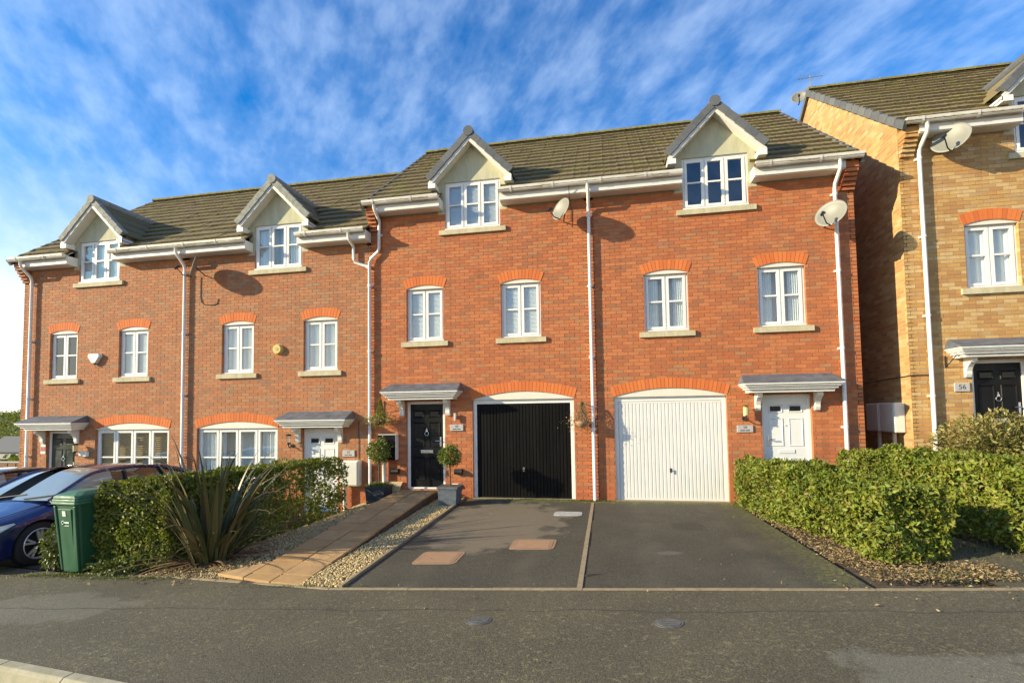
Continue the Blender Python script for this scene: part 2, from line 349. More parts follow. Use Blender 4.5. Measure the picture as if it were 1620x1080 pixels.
material('headlamp', color=(.60, .62, .62), rough=.08, coat=1.0); material('car_trim', color=(.015, .015, .016), rough=.5)
material('windscreen', color=(.26, .31, .30), rough=.10, spec=.9, coat=1.0)  # pale sky reflection put into the base colour; side glass stays dark
material('car_glass', color=(.028, .034, .034), rough=.05, spec=.9, coat=1.0)
material('planter_slate', color=(.10, .115, .135), rough=.6, var=.3, varscale=12); material('planter_dark', color=(.035, .042, .05), rough=.6, var=.3, varscale=12)
material('board_beige', color=(.52, .38, .20), rough=.8, var=.1, varscale=10)
material('terracotta', color=(.30, .19, .11), rough=.85, var=.3, varscale=16); material('coir', color=(.10, .065, .03), rough=1, var=.4, varscale=40)
def cover_fn(N, pos):
    z = N.noise(pos, 14, 6, .7)
    return {'Base Color': N.mix(N.ramp(z, [(.35, 0.0), (.65, .7)]), (.33, .185, .105), (.22, .15, .09)), 'height': (N.noise(pos, 120, 3), .4, .004)}
material('cover_brick', cover_fn, rough=.9)
material('cover_grey', color=(.38, .38, .36), rough=.7, var=.2, varscale=12); material('cover_iron', color=(.13, .13, .125), rough=.55, metal=.3, var=.3, varscale=30)
material('fence_wood', color=(.20, .10, .045), rough=.85, var=.3, varscale=7)
material('far_green', color=(.055, .066, .030), rough=1, var=.5, varscale=.12); material('far_wall', color=(.42, .40, .36), rough=.9)
material('far_roof', color=(.13, .13, .13), rough=.9); material('lamp_glass', color=(.62, .50, .24), rough=.2)
material('cable', color=(.03, .025, .022), rough=.6); material('alarm_red', color=(.42, .06, .05), rough=.5)

# ------------------------------------------------------------------ mesh helpers
class MB:
    def __init__(s): s.v = []; s.f = []
    def add(s, vs, fs):
        o = len(s.v); s.v += [tuple(p) for p in vs]; s.f += [tuple(i + o for i in f) for f in fs]; return s
    def box(s, x0, x1, y0, y1, z0, z1):
        if x0 > x1: x0, x1 = x1, x0
        return s.add([(x0, y0, z0), (x1, y0, z0), (x1, y1, z0), (x0, y1, z0), (x0, y0, z1), (x1, y0, z1), (x1, y1, z1), (x0, y1, z1)],
                     [(0, 1, 5, 4), (1, 2, 6, 5), (2, 3, 7, 6), (3, 0, 4, 7), (4, 5, 6, 7), (3, 2, 1, 0)])
    def hexa(s, p):  # 8 points: bottom loop 0-3 ccw, top loop 4-7
        return s.add(p, [(0, 1, 5, 4), (1, 2, 6, 5), (2, 3, 7, 6), (3, 0, 4, 7), (4, 5, 6, 7), (3, 2, 1, 0)])
    def quad(s, a, b, c, d): return s.add([a, b, c, d], [(0, 1, 2, 3)])
    def prism(s, poly, fn, d0, d1):   # poly 2D list, fn(u,v,d)->xyz
        n = len(poly); a = [fn(u, v, d0) for u, v in poly]; b = [fn(u, v, d1) for u, v in poly]
        return s.add(a + b, [tuple(range(n))[::-1], tuple(range(n, 2 * n))] + [(i, (i + 1) % n, n + (i + 1) % n, n + i) for i in range(n)])
    def tube(s, path, r, n=8, cap=True):
        path = [Vector(p) for p in path]; rs = r if isinstance(r, (list, tuple)) else [r] * len(path); rings = []
        for i, p in enumerate(path):
            d = (path[min(i + 1, len(path) - 1)] - path[max(i - 1, 0)])
            d = d.normalized() if d.length > 1e-9 else Vector((0, 0, 1))
            up = Vector((0, 0, 1)) if abs(d.z) < .9 else Vector((0, 1, 0))
            a = d.cross(up).normalized(); b = d.cross(a)
            rings.append([p + (a * math.cos(6.28318 * k / n) + b * math.sin(6.28318 * k / n)) * rs[i] for k in range(n)])
        vs = [q for g in rings for q in g]; fs = []
        for i in range(len(rings) - 1):
            for k in range(n): fs.append((i * n + k, i * n + (k + 1) % n, (i + 1) * n + (k + 1) % n, (i + 1) * n + k))
        if cap: fs += [tuple(range(n)), tuple(range((len(rings) - 1) * n, len(rings) * n))[::-1]]
        return s.add(vs, fs)
    def lathe(s, prof, n=16, c=(0, 0, 0), cap=True):
        vs = [(c[0] + r * math.cos(6.28318 * k / n), c[1] + r * math.sin(6.28318 * k / n), c[2] + z) for r, z in prof for k in range(n)]
        fs = [(i * n + k, i * n + (k + 1) % n, (i + 1) * n + (k + 1) % n, (i + 1) * n + k) for i in range(len(prof) - 1) for k in range(n)]
        if cap: fs += [tuple(range(n))[::-1], tuple(range((len(prof) - 1) * n, len(prof) * n))]
        return s.add(vs, fs)
    def mesh(s, name, smooth=False):
        me = bpy.data.meshes.new(name); me.from_pydata(s.v, [], s.f); me.validate()
        if smooth: me.polygons.foreach_set('use_smooth', [True] * len(me.polygons))
        me.update(); return me
FR = {}
def link(o, parent=None, at=(0, 0, 0)):
    COL.objects.link(o); at = Vector(at); FR[o.name] = at
    if parent: o.parent = parent; o.location = at - FR[parent.name]
    else: o.location = at
    return o
def obj(name, mb, mat, parent=None, smooth=False, bevel=0, at=(0, 0, 0)):
    me = mb if isinstance(mb, bpy.types.Mesh) else mb.mesh(name, smooth)
    if mat and not me.materials: me.materials.append(MATS[mat])
    o = bpy.data.objects.new(name, me)
    if bevel:
        b = o.modifiers.new('bevel', 'BEVEL'); b.width = bevel; b.segments = 2; b.limit_method = 'ANGLE'; b.angle_limit = R_(40)
    return link(o, parent, at)
def tag(o, label, cat, group=None):
    o['label'] = label; o['category'] = cat
    if group: o['group'] = group
    return o
def thing(name, label, cat, at=(0, 0, 0), group=None, local=False, rotz=0):
    o = bpy.data.objects.new(name, None); o.empty_display_size = .2; link(o, None, at); tag(o, label, cat, group)
    if local: FR[o.name] = Vector((0, 0, 0)); o.rotation_euler = (0, 0, rotz)
    return o
def struct(o, kind='structure'): o['kind'] = kind; return o
def inset_local(mb, T):
    mb.v = [tuple(T @ Vector(p)) for p in mb.v]; return mb

# ------------------------------------------------------------------ terrain
BX = [-400, -60, -30, -20, -14, -10, -7.8, -7.1, -5.84, -4.8, -3.5, -2.97, 2.8, 10, 400]
BY = [40, 6, 1.0, -1.6, -3.3, -4.15, -4.62, -4.73, -4.88, -5.06, -5.30, -5.40, -5.47, -5.45, -5.45]
def bnd(x): return float(np.interp(x, BX, BY))
def zpave(x): return float(np.interp(x, [-400, -60, -30, 12, 60, 400], [-9, -3.2, -1.56, .62, 1.6, 3.0]))
def zhouse(x): return float(np.interp(x, [-400, -60, -30, -16, -6.6, -5.3, -4.6, 4.4, 6.2, 12, 60, 400], [-12, -4, -1.9, -.72, -.66, -.16, 0, 0, .52, .6, 1.6, 3.0]))
def zg(x, y):
    b = bnd(x); b = min(b, -1.5)
    if y <= b: return zpave(x)
    if y >= 0: return zhouse(x)
    t = (y - b) / (0 - b); return zpave(x) * (1 - t) + zhouse(x) * t
def sheet(name, mat, xs, yfn0, yfn1, ny, dz, kind='structure'):
    mb = MB(); nx = len(xs)
    vs = []
    for x in xs:
        for j in range(ny + 1):
            y = yfn0(x) + (yfn1(x) - yfn0(x)) * j / ny
            vs.append((x, y, zg(x, y) + dz))
    fs = [(i * (ny + 1) + j, (i + 1) * (ny + 1) + j, (i + 1) * (ny + 1) + j + 1, i * (ny + 1) + j + 1) for i in range(nx - 1) for j in range(ny)]
    mb.add(vs, fs); o = obj(name, mb, mat, smooth=True)
    return struct(o, kind)
lin = lambda a, b, n: [a + (b - a) * i / n for i in range(n + 1)]
kerbY = lambda x: bnd(x) - 2.22
# soil everywhere (also under the houses), then hard surfaces above
gx = [-400, -200, -100, -60, -45] + lin(-32, 14, 92) + [20, 30, 60, 120, 400]
mb = MB(); gy = [-400, -150, -60, -30, -16, -12] + lin(-9, 1, 40) + [3, 6, 12, 30, 60, 150, 400]
mb.add([(x, y, zg(x, y) - .05 - (.12 if y < kerbY(x) - .1 else 0)) for x in gx for y in gy],
       [(i * len(gy) + j, (i + 1) * len(gy) + j, (i + 1) * len(gy) + j + 1, i * len(gy) + j + 1) for i in range(len(gx) - 1) for j in range(len(gy) - 1)])
struct(obj('ground', mb, 'soil', smooth=True))
px = [-60, -45] + lin(-32, 14, 92) + [20, 30, 60]
sheet('pavement', 'pavement_tarmac', px, kerbY, lambda x: bnd(x) - .025, 12, 0)
mb = MB(); ry = [lambda x, k=k: kerbY(x) - .125 - k for k in (0, 2, 4, 6.5)]
sheet('road', 'road_tarmac', px, lambda x: kerbY(x) - 7, lambda x: kerbY(x) - .12, 6, -.115)
sheet('far_pavement', 'pavement_tarmac', px, lambda x: kerbY(x) - 10, lambda x: kerbY(x) - 7, 3, .0)
DL, DR = -2.83, 2.80
sheet('driveway', 'drive_tarmac', lin(DL + .02, DR, 24), lambda x: bnd(x) + .02, lambda x: .05, 20, 0)
sheet('parking_area', 'drive_tarmac', lin(-15.2, -7.35, 20), lambda x: bnd(x) + .02, lambda x: -1.2, 10, 0)
sheet('neighbour_path', 'pavement_tarmac', lin(3.9, 4.72, 6), lambda x: bnd(x) + .02, lambda x: -.05, 12, 0)
# edging strips: flush concrete along the pavement, between the drives and beside the gravel
def strip(name, pts, w, h, dz, mat='edging_concrete', seg=.9):
    root = None; L = 0; P = [Vector((x, y, 0)) for x, y in pts]; k = 0
    acc = []
    for a, b in zip(P[:-1], P[1:]):
        n = max(1, round((b - a).length / seg)); acc += [(a.lerp(b, i / n), a.lerp(b, (i + 1) / n)) for i in range(n)]
    out = []
    for a, b in acc:
        d = (b - a).normalized(); q = Vector((-d.y, d.x, 0)) * w / 2; a2 = a + d * .003; b2 = b - d * .003
        e = random.uniform(-.004, .004)
        def zz(p): return zg(p.x, p.y) + dz + e
        loop = [a2 - q, b2 - q, b2 + q, a2 + q]
        mbb = MB().hexa([(p.x, p.y, zz(p) - h) for p in loop] + [(p.x, p.y, zz(p)) for p in loop])
        out.append(mbb)
    root = struct(obj(name, out[0], mat))
    for q in out[1:]: obj('edging_stone', q, mat, root)
    return root
strip('front_edging', [(x, bnd(x)) for x in [-7.3, -5.84, -4.8, -3.5, -2.97, 0, 2.8, 5.5, 9]], .045, .15, .012)
strip('drive_divider', [(-.03, bnd(0) + .03), (-.02, -.32)], .058, .15, .010)
strip('gravel_edging', [(DL - .02, bnd(DL) + .03), (DL - .02, -.12)], .045, .18, .035)
# kerb stones along the road
kerb = None
xs = lin(-12.2, 6.7, 21)
for i in range(len(xs) - 1):
    a, b = xs[i] + .004, xs[i + 1] - .004
    rows = []
    for x in (a, b):
        y = kerbY(x); z = zg(x, y)
        rows.append([(x, y + .005, z + .012), (x, y - .085, z + .012), (x, y - .112, z - .012), (x, y - .128, z - .15), (x, y + .005, z - .2)])
    n = 5
    mbk = MB().add(rows[0] + rows[1], [tuple(range(n)), tuple(range(n, 2 * n))[::-1]] + [(k, n + k, n + (k + 1) % n, (k + 1) % n) for k in range(n)])
    if kerb is None: kerb = struct(obj('kerb', mbk, 'kerb_concrete', bevel=.006))
    else: obj('kerb_stone', mbk, 'kerb_concrete', kerb, bevel=.006)

# ------------------------------------------------------------------ house builder
C_ = .075
TAN = .79; PITCH = math.atan(TAN); EAVE_Y, EAVE_Z = -.36, 6.745; RIDGE_Y = 4.0
def roofz(y): return EAVE_Z + (y - EAVE_Y) * TAN
SHARED = {}
def shared(key, fn):
    if key not in SHARED: SHARED[key] = fn()
    return SHARED[key]
def mk(mb, name, mat, smooth=False):
    me = mb.mesh(name, smooth); me.materials.append(MATS[mat]); return me
def inst(name, me, parent, at, rot=None):
    o = bpy.data.objects.new(name, me); link(o, parent, at)
    if rot: o.rotation_euler = rot
    return o

def arch_ring(house, cx, zs, half, rise, Y0, mat='arch_brick', depth=.215, mort='mortar'):
    """segmental arch of soldier bricks; zs = springing"""
    Rr = (half * half + rise * rise) / (2 * rise); cz = -(Rr - rise)      # centre below springing
    th = math.asin((half + .015) / Rr); nb = max(9, round(2 * th * (Rr + depth * .3) / .078)); st = 2 * th / nb
    key = ('arch', round(half, 3), round(rise, 3))
    fl = .55                                                              # ends splay less than radial
    def pt(t, r): return (math.sin(t) * r, math.cos(t) * r + cz)
    def ring():
        mb = MB(); n = 24; o_, i_ = [], []
        for k in range(n + 1):
            t = -th + 2 * th * k / n; i_.append(pt(t, Rr)); o_.append(pt(t, Rr + depth))
        for k in range(n):
            poly = [i_[k], i_[k + 1], o_[k + 1], o_[k]]
            mb.prism(poly, lambda u, v, d: (u, d, v), -.0015, .10)
        return mk(mb, 'arch_bed', mort)
    root = inst('arch', shared(key + (mort,), ring), house, (cx, Y0, zs))
    for k in range(nb):
        def one():
            a, b = -th + st * k + .0035 / Rr, -th + st * (k + 1) - .0035 / Rr
            return mk(MB().prism([pt(a, Rr + .001), pt(b, Rr + .001), pt(b, Rr + depth), pt(a, Rr + depth)], lambda u, v, d: (u, d, v), 0, .09), 'arch_brick', mat)
        inst('arch_brick', shared(key + (k,), one), root, (cx, Y0 - .0075 - random.uniform(0, .0025), zs))
    # cream infill panel between head and intrados
    def inf():
        poly = [pt(-th + 2 * th * k / 24, Rr - .001) for k in range(25)]
        poly = [(max(-half, min(half, u)), max(.0, v)) for u, v in poly]
        poly = [(-half, -.012)] + poly + [(half, -.012)]
        return mk(MB().prism(poly, lambda u, v, d: (u, d, v), .012, .06), 'arch_infill', 'infill_cream')
    inst('arch_infill', shared(key + ('inf',), inf), house, (cx, Y0, zs))

def blind_mesh(w, h, pitch=.03, mat='blind_white'):
    mb = MB(); n = int(h / pitch)
    for i in range(n):
        z = i * pitch; mb.add([(-w / 2, -.010, z), (w / 2, -.010, z), (w / 2, .010, z + .022), (-w / 2, .010, z + .022)], [(0, 1, 2, 3)])
    mb.quad((-w / 2, .03, 0), (w / 2, .03, 0), (w / 2, .03, h), (-w / 2, .03, h))
    return mk(mb, 'blind', mat)
def curtain_mesh(w, h, mat='curtain', seed=0):
    mb = MB(); n = 40; rnd = random.Random(seed); ph = rnd.random() * 6
    vs = []
    for k in range(n + 1):
        x = -w / 2 + w * k / n; y = .022 * math.sin(k * .95 + ph + .5 * math.sin(k * .31))
        vs += [(x, y, 0), (x, y, h)]
    mb.add(vs, [(2 * k, 2 * k + 2, 2 * k + 3, 2 * k + 1) for k in range(n)]); return mk(mb, 'curtain', mat, True)

def window(house, cx, za, zb, w, lights, Y0, dress, sill=True, setback=.075, sillw=None, zbar=.52, flush=False):
    """upvc casement: window(frame) > sash, pane, sill, blind/curtain"""
    x0, x1 = cx - w / 2, cx + w / 2; ya = Y0 + setback; fw = .045
    key = ('win', round(w, 3), round(zb - za, 3), lights)
    h = zb - za
    def frame():
        mb = MB(); mb.box(-w / 2, w / 2, 0, .065, 0, fw); mb.box(-w / 2, w / 2, 0, .065, h - fw, h)
        mb.box(-w / 2, -w / 2 + fw, .0, .065, fw, h - fw); mb.box(w / 2 - fw, w / 2, .0, .065, fw, h - fw)
        lw = (w - 2 * fw) / lights
        for k in range(1, lights): mb.box(-w / 2 + fw + lw * k - .012, -w / 2 + fw + lw * k + .012, .004, .065, fw, h - fw)
        mb.box(-w / 2, w / 2, -.045, 0, -.002, .022)
        return mk(mb, 'window', 'white_upvc')
    root = inst('window', shared(key + ('f',), frame), house, (cx, ya, za)); 
    lw = (w - 2 * fw) / lights; sw = .052; gap = .012 if lights > 1 else 0
    for k in range(lights):
        a = -w / 2 + fw + lw * k + (gap if k else 0) + .003; b = -w / 2 + fw + lw * (k + 1) - (gap if k < lights - 1 else 0) - .003; lo, hi = fw + .003, h - fw - .003
        zm = lo + (hi - lo) * zbar
        def sash():
            mb = MB(); d0, d1 = -.012, .04
            mb.box(a, b, d0, d1, lo, lo + sw); mb.box(a, b, d0, d1, hi - sw, hi)
            mb.box(a, a + sw, d0, d1, lo + sw, hi - sw); mb.box(b - sw, b, d0, d1, lo + sw, hi - sw)
            mb.box(a + sw, b - sw, d0 + .003, d1 - .003, zm - .017, zm + .017); return mk(mb, 'sash', 'white_upvc')
        inst('sash', shared(key + ('s', k), sash), root, (cx, ya, za))
        for j, (p, q) in enumerate(((lo + sw, zm - .017), (zm + .017, hi - sw))):
            def pane(): return mk(MB().quad((a + sw, .016, p), (b - sw, .016, p), (b - sw, .016, q), (a + sw, .016, q)), 'pane', 'window_glass')
            inst('pane', shared(key + ('p', k, j), pane), root, (cx, ya, za), (0, random.uniform(-.002, .002) * 0, random.uniform(-.006, .006)))
    iw, ih = w - .06, h - .05
    if dress == 'blind': inst('blind', shared(('bl', round(w, 2), round(h, 2)), lambda: blind_mesh(iw, ih)), root, (cx, ya + .045, za + .03))
    elif dress == 'wood': inst('blind', shared(('bw', round(w, 2)), lambda: blind_mesh(iw, ih, .055, 'blind_wood')), root, (cx, ya + .13, za + .03))
    elif dress == 'net': inst('curtain', shared(('ct', round(w, 2), round(h, 2)), lambda: curtain_mesh(iw, ih, 'curtain', 3)), root, (cx, ya + .075, za + .03))
    elif dress == 'drapes':
        me = shared(('dr', round(w, 2), round(h, 2)), lambda: curtain_mesh(w * .30, ih, 'curtain', 5))
        for sx in (-1, 1): inst('curtain', me, root, (cx + sx * w * .32, ya + .08, za + .03))
        inst('curtain', shared(('ct2', round(w, 2), round(h, 2)), lambda: curtain_mesh(iw, ih, 'curtain', 9)), root, (cx, ya + .30, za + .03))
    if sill:
        s2 = (sillw or w + .225) / 2
        def sm(): return mk(MB().hexa([(-s2, -.055, -.125), (s2, -.055, -.125), (s2, .09, -.125), (-s2, .09, -.125), (-s2, -.055, -.018), (s2, -.055, -.018), (s2, .09, 0), (-s2, .09, 0)]), 'window_sill', 'sill_stone')
        o = inst('window_sill', shared(('sill', round(s2, 3)), sm), root, (cx, Y0, za - .002))
    return root

def door(house, cx, z0, style, Y0, hand=1):
    """door(leaf) > frame, panels, glass, letterbox, handle, knocker"""
    w, h, fw = .93, 2.0, .07; ya = Y0 + .07; matd = {'black': 'door_black', 'white': 'door_white', 'green': 'door_green'}[style]
    lx0, lx1, lz0, lz1 = cx - w / 2 + fw, cx + w / 2 - fw, z0 + .035, z0 + h - fw
    leaf_ = obj('door', MB().box(lx0, lx1, ya + .02, ya + .06, lz0, lz1), matd, house)
    mb = MB(); mb.box(cx - w / 2, lx0, ya, ya + .07, z0, z0 + h); mb.box(lx1, cx + w / 2, ya, ya + .07, z0, z0 + h); mb.box(lx0, lx1, ya, ya + .07, lz1, z0 + h)
    obj('door_frame', mb, 'white_upvc', leaf_, bevel=.004)
    obj('threshold', MB().box(lx0, lx1, ya - .03, ya + .07, z0, z0 + .033), 'white_upvc' if style != 'white' else 'chrome', leaf_)
    def panel(xa, xb, za, zb_, matp, name='panel'):
        mb = MB(); yf = ya + .02
        o = [(xa, za), (xb, za), (xb, zb_), (xa, zb_)]; i = [(xa + .03, za + .03), (xb - .03, za + .03), (xb - .03, zb_ - .03), (xa + .03, zb_ - .03)]
        vs = [(x, yf - .001, z) for x, z in o] + [(x + (.012 if x < (xa + xb) / 2 else -.012), yf - .014, z + (.012 if z < (za + zb_) / 2 else -.012)) for x, z in o] + [(x, yf - .003, z) for x, z in i]
        fs = [(k, (k + 1) % 4, 4 + (k + 1) % 4, 4 + k) for k in range(4)] + [(4 + k, 4 + (k + 1) % 4, 8 + (k + 1) % 4, 8 + k) for k in range(4)] + [(8, 9, 10, 11)]
        obj(name, mb.add(vs, fs), matp, leaf_)
    W = lx1 - lx0; H = lz1 - lz0
    for s in (-1, 1):
        c = cx + s * W * .235; pw = W * .17
        panel(c - pw, c + pw, lz0 + H * .08, lz0 + H * .36, matd)
        panel(c - pw, c + pw, lz0 + H * .48, lz0 + H * .78, matd)
        zt0, zt1 = lz0 + H * .835, lz0 + H * .925
        panel(c - pw, c + pw, zt0, zt1, matd)
        obj('door_glass', MB().box(c - pw + .035, c + pw - .035, ya + .013, ya + .018, zt0 + .035, zt1 - .035), 'door_glass', leaf_)
    obj('letterbox', MB().box(cx - .15, cx + .15, ya + .008, ya + .02, lz0 + H * .405, lz0 + H * .445), 'chrome' if style != 'white' else 'door_white', leaf_, bevel=.004)
    hx = cx + hand * (W / 2 - .06)
    mb = MB().box(hx - .018, hx + .018, ya + .004, ya + .02, lz0 + .92, lz0 + 1.14); mb.tube([(hx, ya + .005, lz0 + 1.05), (hx, ya - .04, lz0 + 1.05), (hx - hand * .11, ya - .04, lz0 + 1.05)], .011, 8)
    obj('handle', mb, 'chrome', leaf_)
    obj('spyhole', MB().tube([(cx, ya + .021, lz0 + H * .70), (cx, ya + .008, lz0 + H * .70)], .012, 8), 'chrome', leaf_)
    if style != 'white':
        mb = MB().tube([(cx + .045 * math.sin(a), ya + .004, lz0 + H * .64 - .045 * math.cos(a)) for a in [k * .39 for k in range(17)]], .008, 6); mb.box(cx - .02, cx + .02, ya + .002, ya + .02, lz0 + H * .66, lz0 + H * .685)
        obj('knocker', mb, 'chrome', leaf_)
    return leaf_

def canopy(house, cx, z0, Y0):
    """moulded porch hood: porch_canopy(cornice) > lead roof, soffit, two brackets"""
    zt = z0 + 2.40
    mb = MB()
    for (hw, pr, a, b) in ((.90, .47, -.030, 0), (.875, .445, -.058, -.030), (.85, .42, -.085, -.058), (.815, .385, -.125, -.085), (.775, .345, -.150, -.125), (.765, .335, -.185, -.150)):
        mb.box(cx - hw, cx + hw, Y0 - pr, Y0 - .002, zt + a, zt + b - .0005)
    root = obj('porch_canopy', mb, 'cornice_white', house, bevel=.006)
    a, b = .91, .835
    mb = MB().hexa([(cx - a, Y0 - .475, zt + .001), (cx + a, Y0 - .475, zt + .001), (cx + a, Y0 - .003, zt + .001), (cx - a, Y0 - .003, zt + .001),
                    (cx - a, Y0 - .475, zt + .016), (cx + a, Y0 - .475, zt + .016), (cx + b, Y0 - .003, zt + .19), (cx - b, Y0 - .003, zt + .19)])
    obj('lead_roof', mb, 'lead', root)
    for s in (-1, 1):
        x = cx + s * .55; prof = [(0, 0), (0, -.36), (-.05, -.36), (-.075, -.30), (-.075, -.24), (-.11, -.17), (-.17, -.11), (-.22, -.085), (-.235, -.04), (-.235, 0)]
        obj('bracket', MB().prism([(u, v) for u, v in prof], lambda u, v, d: (x + d, Y0 + u - .002, zt - .186 + v), -.05, .05), 'cornice_white', root, bevel=.005)
    return root

def garage_door(house, cx, z0, style, Y0):
    w, h = 2.27, 2.2; matp = 'garage_' + style; ya = Y0 + .09
    mb = MB(); f = .085; x0, x1 = cx - w / 2 + f, cx + w / 2 - f; zt = z0 + h - .11
    n = 28; st = (x1 - x0 - .02) / n; d = .012
    pts = [(x0, 0)]
    for k in range(n):
        a = x0 + .01 + st * k; pts += [(a, 0), (a + st * .12, -d), (a + st * .80, -d), (a + st * .92, 0)]
    pts.append((x1, 0))
    lo, hi = z0 + .03, zt
    vs = [(x, ya + y, z) for x, y in pts for z in (lo, hi)]
    mb.add(vs, [(2 * i, 2 * i + 2, 2 * i + 3, 2 * i + 1) for i in range(len(pts) - 1)])
    mb.box(x0, x1, ya + .004, ya + .03, lo, hi)
    root = obj('garage_door', mb, matp, house)
    mb = MB(); fa = ya - .02
    mb.box(x0 - f, x0 - .004, fa, fa + .09, z0, z0 + h); mb.box(x1 + .004, x1 + f, fa, fa + .09, z0, z0 + h); mb.box(x0 - .004, x1 + .004, fa + .001, fa + .09, zt + .005, z0 + h)
    obj('garage_frame', mb, 'white_upvc', root, bevel=.004)
    obj('top_rail', MB().box(x0 + .003, x1 - .003, ya - .014, ya, zt - .045, zt), matp, root)
    obj('bottom_rail', MB().box(x0 + .003, x1 - .003, ya - .014, ya, lo - .02, lo + .022), matp, root)
    mb = MB().tube([(cx, ya - .012, z0 + .64), (cx, ya - .05, z0 + .64)], .012, 8).tube([(cx, ya - .05, z0 + .665), (cx, ya - .05, z0 + .585)], .012, 8).box(cx - .02, cx + .02, ya - .018, ya - .01, z0 + .60, z0 + .68)
    obj('handle', mb, 'chrome' if style == 'black' else 'plastic_black', root)
    obj('door_step', MB().box(cx - w / 2, cx + w / 2, Y0 - .03, Y0 + .12, z0 - .08, z0 + .012), 'edging_concrete', root)

def tile_mesh():
    # flat interlocking tile with side lap and two faint rolls; local u across, v up slope, w out of slope
    w, L = .326, .47; prof = [(0, .006), (.05, .0), (.14, .002), (.163, .007), (.186, .002), (.28, .0), (w, .007)]
    vs = []
    for v, lift in ((0, .058), (L, .002)):
        for u, k in prof: vs.append((u - w / 2, v, k + lift))
    n = len(prof)
    for u, k in prof: vs.append((u - w / 2, .004, k * .3 - .004))
    fs = [(i, i + 1, n + i + 1, n + i) for i in range(n - 1)] + [(2 * n + i, 2 * n + i + 1, i + 1, i) for i in range(n - 1)] + [(2 * n, 0, n), (n - 1, 3 * n - 1, 2 * n - 1)]
    T = Matrix.Rotation(PITCH, 3, 'X')
    mb = MB().add([tuple(T @ Vector(p)) for p in vs], fs); return mk(mb, 'roof_tile', 'roof_tile')

